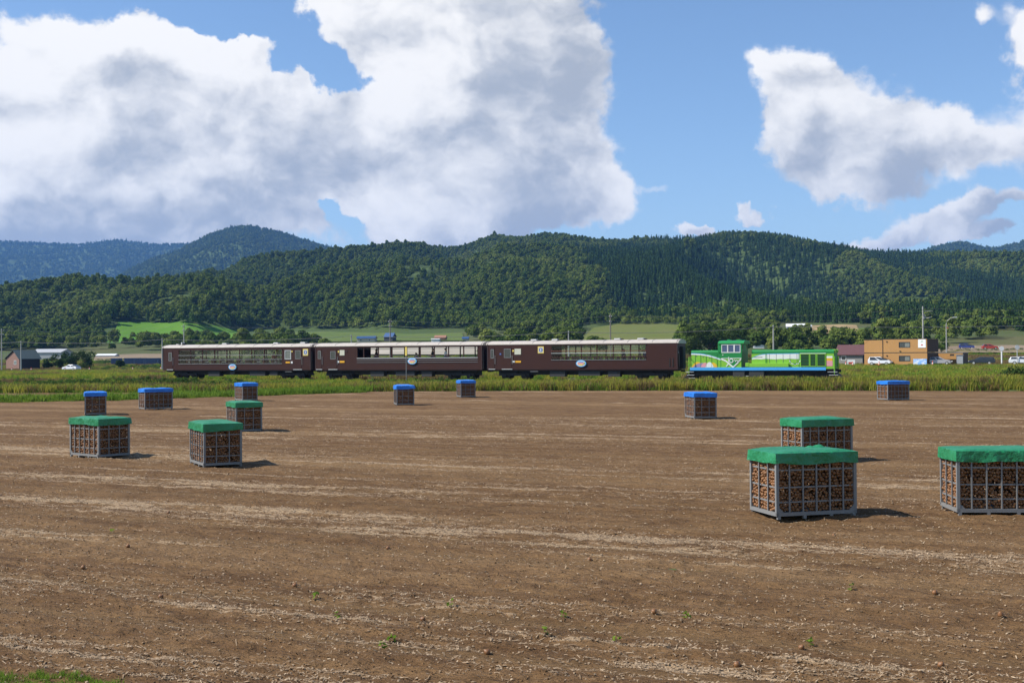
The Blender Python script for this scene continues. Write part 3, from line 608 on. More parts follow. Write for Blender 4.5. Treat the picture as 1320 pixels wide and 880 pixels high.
def coach(s0, label, ox, sc, bays, zwin, bars, extra):
    L_ = 19.5; c = empty('passenger_coach', (*xy(TU0 + s0, TRACK_V), RAILZ), -TH); tag(c, label, 'train coach', 'brown coaches of the sightseeing train')
    X = lambda zx: min(max(S(ox + zx / sc) - s0, .02), L_ - .02)
    Z = lambda zx, zy: TZ(ox + zx / sc, 420 + zy / sc)
    z0, z1 = 1.0, 3.52; zb, zt = zwin
    holes = [(X(a), X(b), zb, zt) for a, b in bays]
    big = [(h[0] + .05, h[1] - .05, h[2], h[3]) for h in holes]
    small = [(X(a), X(b), q0, q1) for a, b, q0, q1, *_ in extra.get('panes', [])]
    wall(MB(), 0, L_, z0, z1, big + small, -HW, -HW + .09).build('side_wall', BROWN, c)
    wall(MB(), 0, L_, z0, z1, big, HW, HW - .09).build('side_wall', BROWN, c)
    for (a, b, q0, q1, mt) in extra.get('panes', []):
        p = MB().box(X(a) - .05, X(b) + .05, -HW - .02, -HW + .03, q0 - .05, q1 + .05)
        f = wall(MB(), X(a) - .06, X(b) + .06, q0 - .06, q1 + .06, [(X(a) + .02, X(b) - .02, q0 + .02, q1 - .02)], -HW - .025, -HW + .02).build('window_frame', SILV, c)
        MB().box(X(a) + .02, X(b) - .02, -HW + .012, -HW + .024, q0 + .02, q1 - .02).build('pane', mt, f)
    for a, b, q0, q1 in big:
        if extra.get('glazed', True):
            for yy in (-HW + .04, HW - .05): MB().box(a, b, yy, yy + .008, q0, q1).build('pane', GLASS, c)
    bx0, bx1 = big[0][0] - .05, big[-1][1] + .05
    for zz, th, mt in bars: MB().box(bx0, bx1, -HW - .035, -HW - .004, zz - th / 2, zz + th / 2).build('window_rail', mt, c)
    MB().box(bx0 - .05, bx1 + .05, -HW - .05, -HW - .004, zt + .01, zt + .05).build('gutter', DARKB, c)
    # roof: low arch with a pale skin and a dark eave
    prof = [(-1.46, 3.50), (-1.44, 3.58), (-1.30, 3.69), (-1.0, 3.79), (-.5, 3.86), (0, 3.88), (.5, 3.86), (1.0, 3.79), (1.30, 3.69), (1.44, 3.58), (1.46, 3.50), (1.36, 3.47), (-1.36, 3.47)]
    m = MB(); n = len(prof); m.add([(-.12, y, z) for y, z in prof] + [(L_ + .12, y, z) for y, z in prof], [tuple(range(n)), tuple(range(n, 2 * n))[::-1]] + [(i, (i + 1) % n, n + (i + 1) % n, n + i) for i in range(n)])
    rf = m.build('roof', CREAM, c)
    for k in range(1, 8): MB().tube([(k * L_ / 8, y, z + .012) for y, z in prof[1:10]], .014, 4).build('roof_seam', GREYM, rf)
    for vx, vl, vh, vm in extra.get('vents', []):
        x = X(vx); v = MB().box(x - vl / 2, x + vl / 2, -.62, -.1, 3.86, 3.86 + vh).build('ventilator', vm, rf, .03); MB().box(x + vl / 2 + .02, x + vl / 2 + .22, -.58, -.14, 3.84, 3.84 + vh * .8).build('vent_cap', BLACK, v)
    for k in (0, 1):
        xe = k * L_; sg = 1 if k else -1
        poly = [(-HW, 1.0), (HW, 1.0)] + [(y, z) for y, z in prof[10::-1] if z < 3.87]
        m = MB(); n = len(poly); xa, xb = xe - sg * .08, xe + sg * .02
        m.add([(xa, y, z) for y, z in poly] + [(xb, y, z) for y, z in poly], [tuple(range(n)), tuple(range(n, 2 * n))[::-1]] + [(i, (i + 1) % n, n + (i + 1) % n, n + i) for i in range(n)])
        e = m.build('end_wall', DARKB, c)
        gw = MB()
        for q in range(3): gw.box(min(xe + sg * (.03 + .1 * q), xe + sg * (.10 + .1 * q)), max(xe + sg * (.03 + .1 * q), xe + sg * (.10 + .1 * q)), -.52, .52, 1.15, 3.2 - .01 * q)
        gw.build('gangway', BLACK, e)
        MB().box(min(xe, xe + sg * .33), max(xe, xe + sg * .33), -.13, .13, .78, .98).build('coupler', BLACK, e)
        if not (k == 1 and s0 > 30):
            MB().tube([(xe + sg * .06, -1.25, 1.1), (xe + sg * .06, -1.25, 3.0)], .02, 5).build('hand_rail', GREYM, e)
        else:
            MB().tube([(xe + sg * .06, -.95, 1.3), (xe + sg * .06, -.95, 2.6)], .02, 5).build('hand_rail', GREYM, e); MB().disc((0, 0), .07, 0, .02, 10)
            MB().box(xe + .025, xe + .04, -1.12, -.98, 2.55, 2.72).build('tail_lamp', SILV, e)
    MB().box(.1, L_ - .1, -1.33, 1.33, 1.02, 1.18).build('floor', paint('floor', (.12, .09, .07), .8) if s0 < 1 else bpy.data.materials['floor'], c)
    MB().box(.1, L_ - .1, -1.32, 1.32, 3.36, 3.42).build('ceiling', WOOD, c)
    MB().box(.3, L_ - .3, -1.2, 1.2, .86, .99).box(.9, L_ - .9, -.6, .6, .5, .86).build('underframe', BLACK, c)
    for x in (2.7, L_ - 2.7): bogie(c, x)
    for (x, w, d) in extra.get('boxes', [(6.6, 1.6, .5), (9.6, 2.2, .42), (12.6, 1.2, .5)]): MB().box(x, x + w, -1.25, -.5, .84 - d, .855).build('equipment_box', paint('equipment', (.04, .04, .04), .7) if 'equipment' not in bpy.data.materials else bpy.data.materials['equipment'], c, .02)
    for xx in extra.get('steps', []): MB().box(X(xx) - .4, X(xx) + .4, -1.42, -1.2, .82, .87).build('step', GREYM, c)
    # doors
    for (a, b, q0, q1, win) in extra.get('doors', []):
        d = wall(MB(), X(a), X(b), q0, q1, [(X(win[0]), X(win[1]), win[2], win[3])], -HW - .022, -HW - .004).build('door', BROWN, c)
        wall(MB(), X(win[0]) - .0, X(win[1]) + .0, win[2], win[3], [(X(win[0]) + .05, X(win[1]) - .05, win[2] + .05, win[3] - .05)], -HW - .03, -HW - .006).build('window_frame', GREYM, d)
        MB().box(X(win[0]) + .05, X(win[1]) - .05, -HW - .014, -HW - .006, win[2] + .05, win[3] - .05).build('pane', win[4], d)
        MB().tube([(X(b) + .09, -HW - .05, q0 + .45), (X(b) + .09, -HW - .05, q0 + 1.3)], .018, 5).build('handle', SILV, d)
        MB().box(X(a) - .1, X(b) + .1, -HW - .08, -HW - .004, q0 - .1, q0 - .03).build('door_step', SILV, d)
    for (zx0, zx1, q0, q1, mt, nm) in extra.get('plates', []):
        p = MB().box(X(zx0), X(zx1), -HW - .03, -HW - .004, q0, q1).build(nm, mt, c)
        if nm == 'car_sign':
            cx, cz = (X(zx0) + X(zx1)) / 2, (q0 + q1) / 2
            MB().box(X(zx0) + .08, X(zx1) - .08, -HW - .034, -HW - .031, q0 + .08, q1 - .08).build('sign_panel', CREAMP, p)
            MB().disc((cx, cz), .2, -HW - .040, -HW - .035, 20).build('sign_disc', BLU, p); MB().box(cx - .05, cx + .05, -HW - .046, -HW - .041, cz - .12, cz + .12).build('sign_mark', TWHITE, p)
    ex = extra['emblem']; emblem(c, X(ex[0]), ex[1], 1.05, .66, -HW - .06)
    for k, zz in enumerate((1.08,)): MB().box(.05, L_ - .05, -HW - .012, -HW - .004, zz, zz + .03).build('body_rib', DARKB, c)
    # benches and tables
    x = bx0 + .6; k = 0
    while x < bx1 - .7:
        for yy in (-.72, .72):
            if extra.get('stove') and k % 3 == 0: continue
            b = MB().box(x - .28, x + .28, yy - .48, yy + .48, 1.56, 1.64).build('bench', extra['seat'], c, .02)
            MB().box(x + .24, x + .31, yy - .48, yy + .48, 1.66, 2.30).build('backrest', extra['seat'], b, .02); MB().box(x - .2, x + .2, yy - .4, yy + .4, 1.19, 1.55).build('bench_base', DARKB, b)
        if extra.get('tables', True) and k % 2 == 0:
            for yy in (-.8, .8):
                t = MB().box(x + .55, x + 1.05, yy - .42, yy + .42, 1.9, 1.95).build('table', TWHITE if extra.get('white') else WOOD, c, .01); MB().box(x + .75, x + .85, yy - .05, yy + .05, 1.19, 1.895).build('table_leg', BLACK, t)
        for yy in (-1.28, 1.28):
            pass
        x += 1.15; k += 1
    MB().tube([(bx0, -1.1, 3.2), (bx1, -1.1, 3.2)], .02, 5).build('luggage_rail', GREYM, c)
    return c, X
if want('train'):
    p1 = [228, 318, 405, 495, 585, 680, 770, 863, 955, 995]
    c1, X1 = coach(0.0, 'brown open-sided coach with eight sash bays, last in the train', 190, 5.739, list(zip(p1[:-1], p1[1:])), (1.70, 3.24), [(2.66, .06, GREYM), (2.18, .06, GREYM), (1.72, .06, GREYM)],
        dict(panes=[(1018, 1058, 2.22, 3.10, GREYGL)], doors=[(150, 185, 1.14, 3.22, (156, 180, 2.05, 3.0, DIMGL)), (1085, 1138, 1.14, 3.24, (1092, 1132, 2.2, 3.12, DIMGL))],
             vents=[(533, .62, .14, SILV), (915, .6, .14, SILV), (1116, .6, .15, SILV), (185, .35, .09, SILV), (217, .16, .28, SILV)],
             plates=[(1150, 1188, 2.55, 3.28, YEL, 'car_sign'), (1022, 1053, 1.75, 1.93, ORG, 'name_plate'), (1060, 1074, 1.73, 1.95, TWHITE, 'lamp_plate'), (1064, 1074, 2.95, 3.08, YEL, 'marker_lamp')], emblem=(630, 1.36), seat=REDW, white=True, steps=[1040],
             boxes=[(6.1, 1.5, .5), (9.0, .6, .3), (11.6, 2.0, .45), (14.2, 1.0, .4)]))
    p2 = [342, 388, 487, 580, 680, 772, 868, 965, 1068, 1165]
    c2, X2 = coach(20.1, 'brown coach with wide open windows and pale stripes below them, middle of the train', 395, 5.28, list(zip(p2[:-1], p2[1:])), (2.30, 3.34), [(2.24, .07, SILV), (2.02, .04, GREYM), (1.80, .04, GREYM)],
        dict(glazed=False, panes=[], doors=[(72, 102, 1.14, 3.22, (77, 98, 2.2, 3.05, DIMGL)), (155, 205, 1.14, 3.24, (162, 197, 2.15, 3.0, DIMGL))],
             plates=[(226, 258, 2.55, 3.12, CREAMP, 'notice_board'), (213, 222, 2.85, 3.05, YEL, 'marker_lamp'), (226, 258, 1.78, 1.98, ORG, 'name_plate'), (209, 222, 1.78, 1.98, TWHITE, 'lamp_plate'), (264, 277, 2.9, 3.1, DARKB, 'vent_plate')], emblem=(720, 1.92), seat=TWHITE, white=True))
    p3 = [425, 515, 608, 703, 802, 907, 1003]
    c3, X3 = coach(40.2, 'brown coach with long blank ends and six sash bays, coupled behind the green locomotive', 620, 4.714, list(zip(p3[:-1], p3[1:])), (1.95, 3.38), [(2.83, .05, REDW), (2.62, .05, SILV), (2.22, .10, BROWN), (1.96, .05, GREYM)],
        dict(panes=[], doors=[(52, 80, 1.14, 3.24, (58, 77, 2.15, 3.05, DIMGL)), (132, 184, 1.14, 3.26, (139, 180, 2.2, 3.1, DIMGL))],
             vents=[(300, .62, .16, SILV), (428, .62, .16, SILV), (810, .62, .16, SILV), (953, .62, .16, SILV)],
             plates=[(345, 381, 2.62, 3.30, YEL, 'car_sign'), (203, 242, 2.52, 3.10, CREAMP, 'notice_board'), (190, 200, 2.80, 2.98, YEL, 'marker_lamp'), (208, 242, 1.72, 1.90, ORG, 'name_plate'), (190, 204, 1.74, 1.90, TWHITE, 'lamp_plate'), (113, 122, 2.5, 2.66, BLU, 'blue_badge'),
                     (1143, 1148, 1.3, 2.1, BLACK, 'vent_slot'), (1162, 1168, 1.3, 2.1, BLACK, 'vent_slot')], emblem=(608, 1.62), seat=WOOD, steps=[320]))

# ------------------------------------------------------------------ locomotive
LIME = paint('lime_green_paint', (.235, .53, .045), .4, var=.12, scale=1.0, dirt=.08); DGRN = paint('deep_green_paint', (.014, .235, .055), .4, var=.14, scale=1.0, dirt=.08)
LBLUE = paint('light_blue_paint', (.07, .38, .80), .4, var=.06); LWHITE = paint('livery_white', (.78, .80, .76), .45, var=.05); LAV = paint('lavender_paint', (.33, .26, .42), .5); GOLD = paint('golden_paint', (.80, .48, .03), .5); MESH = paint('radiator_mesh', (.018, .035, .012), .7, var=.4, scale=30)
if want('train'):
    LS = 60.9; lo = empty('locomotive', (*xy(TU0 + LS, TRACK_V), RAILZ), -TH); tag(lo, 'green diesel locomotive with white swoosh and colourful flower hills', 'locomotive')
    X = lambda zx: S(870 + zx / 5.739) - LS
    LL = X(1165); HY = -1.06
    # frame and blue sill
    MB().box(X(108), X(1165), -1.40, 1.40, .98, 1.06).box(X(130), X(1150), -.9, .9, .42, .98).build('running_plate', BLACK, lo)
    MB().box(X(110), X(1115), -1.45, -1.405, .92, 1.20).build('sill', LBLUE, lo, .015); MB().box(X(110), X(1115), 1.405, 1.45, .92, 1.20).build('sill', LBLUE, lo, .015)
    def hood(name, x0, x1, w, zt, r=.16):
        prof = [(-w, 1.065), (-w, zt - r), (-w + r * .3, zt - r * .3), (-w + r, zt), (w - r, zt), (w - r * .3, zt - r * .3), (w, zt - r), (w, 1.065)]
        m = MB(); n = len(prof); m.add([(x0, y, z) for y, z in prof] + [(x1, y, z) for y, z in prof], [tuple(range(n)), tuple(range(n, 2 * n))[::-1]] + [(i, (i + 1) % n, n + (i + 1) % n, n + i) for i in range(n)])
        return m.build(name, LIME, lo)
    xs0, xs1 = X(113), X(338); sh = hood('short_hood', xs0, xs1, 1.06, 2.78)
    xl0, xl1 = X(560), X(1170); lh = hood('long_hood', xl0, xl1, 1.06, 2.78)
    for h_, a, b in ((sh, xs0 - .01, xs1), (lh, xl0, xl1 + .01)):
        m = MB(); pr = [(-1.072, 2.44), (-1.072, 2.63), (-1.02, 2.735), (-.9, 2.795), (.9, 2.795), (1.02, 2.735), (1.072, 2.63), (1.072, 2.44), (1.02, 2.5), (-1.02, 2.5)]; n = len(pr)
        m.add([(a, y, z) for y, z in pr] + [(b, y, z) for y, z in pr], [tuple(range(n)), tuple(range(n, 2 * n))[::-1]] + [(i, (i + 1) % n, n + (i + 1) % n, n + i) for i in range(n)])
        m.build('hood_top', DGRN, h_)
    y1, y2, y3 = HY - .004, HY - .014, HY - .018
    # short hood artwork: deep green field over a white swoosh over flower hills
    def arc(xa, za, xb, zb, sag, n=12): return [(xa + (xb - xa) * k / n, za + (zb - za) * k / n + sag * math.sin(math.pi * k / n)) for k in range(n + 1)]
    cu = arc(xs0, 2.50, xs1, 1.92, .16); cl = arc(xs0, 2.38, xs1, 1.82, .15); tq = arc(xs0, 2.56, xs1, 2.02, .17)
    MB().prism(tq + [(xs1, 2.46), (xs0, 2.58)], HY - .010, y1).build('livery_field', DGRN, sh); MB().prism(cu + cl[::-1], HY - .020, y1).build('swoosh', LWHITE, sh)
    MB().prism([(x, z + .045) for x, z in cu] + cu[::-1], HY - .016, y1).build('swoosh_edge', SKYB, sh)
    def hillp(xa, xb, zt, n=12): return [(xa + (xb - xa) * k / n, 1.21 + (zt - 1.21) * math.sin(math.pi * k / n) ** .7) for k in range(n + 1)]
    for (a, b, zt, mt, d) in ((112, 205, 1.72, GOLD, .008), (235, 308, 1.66, GOLD, .010), (122, 262, 1.62, LAV, .013), (180, 250, 1.66, PINK, .016), (215, 278, 1.70, LWHITE, .019)): MB().prism(hillp(X(a) + .02, X(b), zt), HY - d, y1).build('flower_hill', mt, sh)
    # cab
    ca, cb = X(335), X(492); CY = 1.40
    wins = [(X(346), X(386), 2.60, 3.28), (X(391), X(433), 2.60, 3.28), (X(440), X(480), 2.60, 3.28)]
    cab = MB(); wall(cab, ca, cb, 1.065, 3.38, wins, -CY, -CY + .06); wall(cab, ca, cb, 1.065, 3.38, wins, CY, CY - .06)
    cab = cab.build('cab', LIME, lo)
    ew = [(-1.22, -.70, 2.86, 3.30), (.70, 1.22, 2.86, 3.30)]
    for xe, xo in ((ca, ca + .06), (cb, cb - .06)):
        m = MB(); wall(m, -CY, CY, 1.065, 3.38, ew, 0, 1); m.v = [(xe if y == 0 else xo, x, z) for x, y, z in m.v]; e = m.build('cab_end', DGRN, cab)
        for a, b, c_, d in ew: MB().box(min(xe, xo) + .02, min(xe, xo) + .035, a, b, c_, d).build('pane', DIMGL, e)
    BLIND = paint('bluish_window', (.065, .10, .19), .25, var=.2, spec=.6)
    for a, b, c_, d in wins:
        fr = wall(MB(), a - .04, b + .04, c_ - .05, d + .05, [(a + .02, b - .02, c_ + .02, d - .02)], -CY - .02, -CY + .03).build('window_frame', TWHITE, cab); MB().box(a + .02, b - .02, -CY + .01, -CY + .02, c_ + .02, d - .02).build('pane', BLIND, fr)
        MB().box(a, b, CY - .03, CY - .02, c_, d).build('pane', DIMGL, cab)
    MB().box(ca + .002, cb - .002, -CY - .012, -CY - .003, 2.06, 2.54).build('cab_band', DGRN, cab); wall(MB(), ca + .002, cb - .002, 2.54, 3.375, [(wins[0][0] - .045, wins[-1][1] + .045, 2.545, 3.335)], -CY - .012, -CY - .003).build('cab_band', DGRN, cab)
    MB().disc((X(352), 2.36), .06, -CY - .03, -CY - .003, 12).build('number_lamp', SILV, cab)
    pr = [(-1.46, 3.385), (-1.44, 3.46), (-1.25, 3.58), (-.8, 3.67), (0, 3.70), (.8, 3.67), (1.25, 3.58), (1.44, 3.46), (1.46, 3.385)]; n = len(pr); m = MB(); a, b = X(318), X(508)
    m.add([(a, y, z) for y, z in pr] + [(b, y, z) for y, z in pr], [tuple(range(n)), tuple(range(n, 2 * n))[::-1]] + [(i, (i + 1) % n, n + (i + 1) % n, n + i) for i in range(n)]); crf = m.build('cab_roof', DGRN, cab)
    MB().box(X(368), X(392), -.5, .2, 3.66, 3.78).build('roof_horn', DGRN, crf, .02); MB().box(X(440), X(468), -.6, .1, 3.66, 3.77).build('roof_horn', DGRN, crf, .02)
    MB().box(X(316), ca - .003, -CY, CY, 2.62, 3.38).build('cab_cowl', DGRN, cab); 
    # emblem on the cab side: V-shaped white ribbons round a ring with lettering strokes
    q = -CY - .016
    def stroke(pts, w, mt, nm, d=0.0):
        m = MB()
        for (xa, za), (xb, zb) in zip(pts[:-1], pts[1:]):
            dx, dz = xb - xa, zb - za; l = math.hypot(dx, dz) or 1; nx, nz = -dz / l * w / 2, dx / l * w / 2
            m.prism([(xa + nx, za + nz), (xb + nx, zb + nz), (xb - nx, zb - nz), (xa - nx, za - nz)], q - .010 - d, q - d)
        return m.build(nm, mt, cab)
    zf = lambda zy: 1.06 + (322 - zy) / 60.0
    xv = X(428)
    MB().prism([(X(390), 1.93), (X(470), 1.93), (xv, 1.22)], q - .004, q).build('emblem_field', DGRN, cab)
    stroke([(X(338), 2.00), (X(375), 1.80), (X(400), 1.52), (xv, 1.23)], .13, LWHITE, 'emblem_ribbon', .001); stroke([(X(487), 1.98), (X(462), 1.62), (xv, 1.23)], .10, LWHITE, 'emblem_ribbon', .012)
    stroke([(X(340), 2.04), (X(490), 2.06)], .05, LWHITE, 'emblem_line', .001); stroke([(X(378), 1.32), (X(402), 1.62)], .09, LWHITE, 'emblem_leg', .002)
    ring = [(X(415) + .17 * math.cos(k * math.pi / 8), 1.82 + .17 * math.sin(k * math.pi / 8)) for k in range(17)]
    stroke(ring, .075, LWHITE, 'emblem_ring', .014); stroke([(X(396), 2.16), (X(396), 1.70)], .075, LWHITE, 'emblem_letter', .025); stroke([(X(440), 1.95), (X(447), 1.72), (X(456), 1.9), (X(466), 1.72), (X(478), 1.95)], .055, LWHITE, 'emblem_letter', .026)
    # long hood artwork, side box and radiator panels
    xa, xb = X(562), X(915)
    top = arc(xa, 2.02, X(680), 2.40, .10, 8) + [(xb, 2.42)]
    MB().prism(top + [(xb, 1.94)] + [(xb + (xa - xb) * k / 10, 1.92 + .07 * ((k * 37) % 5) / 5) for k in range(1, 11)], HY - .010, y1).build('white_panel', LWHITE, lh)
    MB().prism([(x, z + .05) for x, z in top] + top[::-1], HY - .014, y1).build('blue_line', SKYB, lh)
    for zx in (664, 672, 910): MB().box(X(zx) - .015, X(zx) + .015, HY - .022, y1, 1.25, 2.44).build('panel_joint', DGRN, lh)
    for k in range(7): MB().box(xs0 + .35 + k * .52, xs0 + .37 + k * .52, HY - .024, y1, 1.25, 2.42).build('door_seam', DGRN, sh)
    for k in range(6): MB().box(X(690) + k * .62, X(690) + k * .62 + .02, HY - .024, y1, 1.62, 2.42).build('door_seam', GREYM, lh)
    for k in range(5): MB().box(X(145) + k * .62, X(145) + k * .62 + .10, HY - .03, y1, 2.26 - .09 * k, 2.31 - .09 * k).build('door_handle', GREYM, sh)
    MB().box(X(575), X(640), HY - .018, HY - .0105, 2.10, 2.16).build('panel_edge', GREYM, lh)
    MB().box(X(532), X(838), -1.36, -1.10, 1.21, 1.58).build('side_tank', LIME, lo, .03); MB().box(X(518), X(545), -1.38, -1.1, 1.25, 1.62).build('side_box', LIME, lo, .03)
    for k in range(9): a = k / 8 * math.pi; MB().disc((X(880) + .5 * math.cos(math.pi + a) * .9, 1.78 + .34 * math.sin(math.pi + a) + .05 * (k % 2)), .055, HY - .012, y1, 8).build('flower_dot', LWHITE, lh)
    MB().prism([(X(865), 1.62), (X(880), 1.38), (X(896), 1.62), (X(880), 1.55)], HY - .012, y1).build('leaf_mark', DGRN, lh)
    stroke_y = q
    for a, b in ((926, 985), (996, 1034), (1048, 1104)):
        fr = wall(MB(), X(a) - .05, X(b) + .05, 1.28, 2.40, [(X(a), X(b), 1.33, 2.36)], HY - .05, HY - .003).build('radiator_frame', LIME, lh); MB().box(X(a), X(b), HY - .03, HY - .003, 1.33, 2.36).build('radiator_mesh', MESH, fr)
        for k in range(1, 8): MB().box(X(a), X(b), HY - .042, HY - .031, 1.33 + k * .129 - .012, 1.33 + k * .129 + .012).build('louvre', DGRN, fr)
    MB().box(X(918), X(1112), HY - .03, HY - .003, 2.425, 2.47).build('white_line', LWHITE, lh)
    for z0_, z1_, mt in ((2.02, 2.20, LWHITE), (1.78, 2.02, GOLD), (1.30, 1.78, PINK)): MB().box(X(1116), X(1160), HY - .012, y1, z0_, z1_).build('end_stripe', mt, lh)
    # ends: buffer beam, steps, hand rails, headlamps, snow plough
    for xe, sg in ((X(108), -1), (X(1168), 1)):
        e = MB().box(min(xe, xe + sg * .12), max(xe, xe + sg * .12), -1.38, 1.38, .62, 1.05).build('buffer_beam', BLACK, lo); MB().box(min(xe, xe + sg * .5), max(xe, xe + sg * .5), -.14, .14, .74, 1.0).build('coupler', BLACK, e)
        for k, zz in enumerate((.20, .48, .76)): MB().box(xe - .25 - .12 * k + (sg < 0) * .1, xe + .45 - .05 * k, -1.42, -1.15, zz, zz + .05).build('step', SILV, e)
        for yy in (-1.36, -.9, .9, 1.36): MB().tube([(xe + sg * .1, yy, .6), (xe + sg * .1, yy, 2.15)], .035, 6).build('hand_rail', LIME, e)
        MB().tube([(xe + sg * .1, -1.36, 2.15), (xe + sg * .1, -.9, 2.15)], .03, 6).build('hand_rail', LIME, e)
        MB().prism([(xe + sg * .15, .25), (xe + sg * .75, .16), (xe + sg * .2, .62)], -1.25, 1.25).build('snow_plough', BLACK, e)
    MB().box(X(1158), X(1182), -.95, -.55, 2.50, 2.80).build('headlamp', LIME, lh, .04); MB().box(X(1158), X(1182), .55, .95, 2.50, 2.80).build('headlamp', LIME, lh, .04)
    MB().box(X(1168), X(1172) + .02, -1.0, 1.0, 1.2, 2.46).build('hood_front', DGRN, lh)
    for xx in (X(205), X(1000)): bogie(lo, xx, .43, 2.2)
    bogie(lo, X(1085), .43, .9)
    for a, b in ((425, 512), (545, 655)): MB().box(X(a), X(b), -1.38, -.8, .32, .90).build('fuel_tank', bpy.data.materials['equipment'], lo, .03)
    MB().box(X(520), X(540), -1.40, -1.2, .40, .44).build('step', SILV, lo)

# ------------------------------------------------------------------ passengers
SKINM = paint('skin', (.52, .32, .22), .6); HAIR = paint('dark_hair', (.015, .012, .01), .5); NAVY = paint('dark_cloth', (.02, .025, .04), .8); JEANS = paint('blue_trousers', (.05, .08, .16), .8); TEAL = paint('teal_cloth', (.03, .22, .20), .8); WCLOTH = paint('white_cloth', (.74, .73, .70), .8); REDC = paint('red_cloth', (.45, .06, .05), .8)
def skinned(name, verts, edges, mat_, parent):
    me = bpy.data.meshes.new(name); me.from_pydata([v[:3] for v in verts], edges, []); o = link(name, me, mat_, parent)
    md = o.modifiers.new('skin', 'SKIN'); md.use_smooth_shade = True
    for i, v in enumerate(verts):
        me.skin_vertices[0].data[i].radius = (v[3] * 1.3, (v[4] if len(v) > 4 else v[3]) * 1.3); me.skin_vertices[0].data[i].use_root = (i == 0)
    o.modifiers.new('sub', 'SUBSURF').levels = 1; o.modifiers['sub'].render_levels = 1; return o
def person(parent_xyz, rz, label, shirt, hair=HAIR, sit=False, arm=.5, trousers=JEANS):
    p = empty('person', parent_xyz, rz); p.scale = (1.07, 1.07, 1.07); tag(p, label, 'person', 'passengers aboard the train')
    hz = .52 if sit else .92; kx = .42 if sit else .02
    V = [(0, 0, hz, .13, .15), (0, 0, hz + .22, .12, .15), (0, 0, hz + .42, .12, .17), (0, 0, hz + .50, .055), (.01, 0, hz + .56, .052), (.03, 0, hz + .66, .095, .08), (.02, 0, hz + .76, .075, .065), (.115, 0, hz + .655, .014)]
    E_ = [(0, 1), (1, 2), (2, 3), (3, 4), (4, 5), (5, 6), (5, 7)]
    T_, Te, Sh, Se = [], [], [(0, 0, hz - .02, .145, .165), (0, 0, hz + .22, .135, .165), (0, 0, hz + .42, .13, .18), (0, 0, hz + .485, .07)], [(0, 1), (1, 2), (2, 3)]
    T_.append((0, 0, hz + .02, .14, .16))
    for sy in (-1, 1):
        b = len(V); V += [(0, sy * .09, hz - .05, .085), (kx, sy * .10, hz - (.02 if sit else .44), .06), (kx, sy * .10, .09, .042), (kx + .14, sy * .10, .035, .036)]; E_ += [(0, b), (b, b + 1), (b + 1, b + 2), (b + 2, b + 3)]
        b = len(T_); T_ += [(0, sy * .09, hz - .06, .10), (kx, sy * .10, hz - (.02 if sit else .44), .075), (kx, sy * .10, .12, .06)]; Te += [(0, b), (b, b + 1), (b + 1, b + 2)]
        b = len(V); V += [(0, sy * .20, hz + .41, .055), (.04, sy * .25, hz + .15, .045), (.12 + .25 * arm, sy * .22, hz + .15 * arm - .02, .034), (.19 + .27 * arm, sy * .20, hz + .17 * arm - .06, .03, .02), (.25 + .27 * arm, sy * .19, hz + .17 * arm - .11, .018, .028)]
        E_ += [(2, b), (b, b + 1), (b + 1, b + 2), (b + 2, b + 3), (b + 3, b + 4)]
        b = len(Sh); Sh += [(0, sy * .20, hz + .41, .07), (.03, sy * .245, hz + .20, .06)]; Se += [(2, b), (b, b + 1)]
    skinned('body', V, E_, SKINM, p); skinned('trousers', T_, Te, trousers, p); skinned('shirt', Sh, Se, shirt, p)
    skinned('hair', [(-.015, 0, hz + .79, .085, .088), (-.05, 0, hz + .70, .07, .095), (-.06, 0, hz + .61, .04, .07)], [(0, 1), (1, 2)], hair, p); return p
if want('train'):
    def seat_at(s_, dv, dz): return (*xy(TU0 + s_, TRACK_V + dv), RAILZ + dz)
    FL = 1.185; dais = .2
    MB().box(X2(420), X2(1150), -1.3, 1.3, 1.185, 1.385).build('raised_floor', WOOD, c2)
    Sx = lambda px: S(px)
    person(seat_at(Sx(554), -.75, FL + dais), -TH + math.pi, 'person in dark jacket over white shirt standing at an open coach window', NAVY, arm=.9)
    person(seat_at(Sx(570.5), -.72, FL + dais), -TH + .6, 'person in white shirt standing with long dark hair at an open coach window', WCLOTH, arm=.7)
    person(seat_at(Sx(530), -.3, FL + dais), -TH + 1.2, 'person in blue-grey top sitting low beside the yellow lineside marker', JEANS, sit=True)
    person(seat_at(Sx(608), .6, FL + dais), -TH + 2.5, 'person in teal top near the end bay of the middle coach', TEAL, sit=False, arm=.2)
    person(seat_at(Sx(473), .5, FL + dais), -TH + 3.5, 'person in black top standing in a wide bay of the middle coach', NAVY, arm=.4)
    person(seat_at(Sx(797), .3, FL), -TH + .3, 'person in black standing under the ceiling of the coach behind the locomotive', NAVY, arm=.3)
    person(seat_at(Sx(829.5), -.6, FL), -TH + 2.0, 'person in blue top at last bay of the coach behind the locomotive', JEANS, arm=.6, trousers=NAVY)
    person(seat_at(Sx(820), -.2, FL), -TH + 2.8, 'person in teal top seated by last bay of coach behind the locomotive', TEAL, sit=True)
    person(seat_at(Sx(252), -.5, FL), -TH, 'person in pale shirt seated in first bays of the last coach', WCLOTH, sit=True)
    person(seat_at(Sx(346), -.4, FL), -TH + 3, 'person in red top standing in the last coach', REDC, arm=.5)

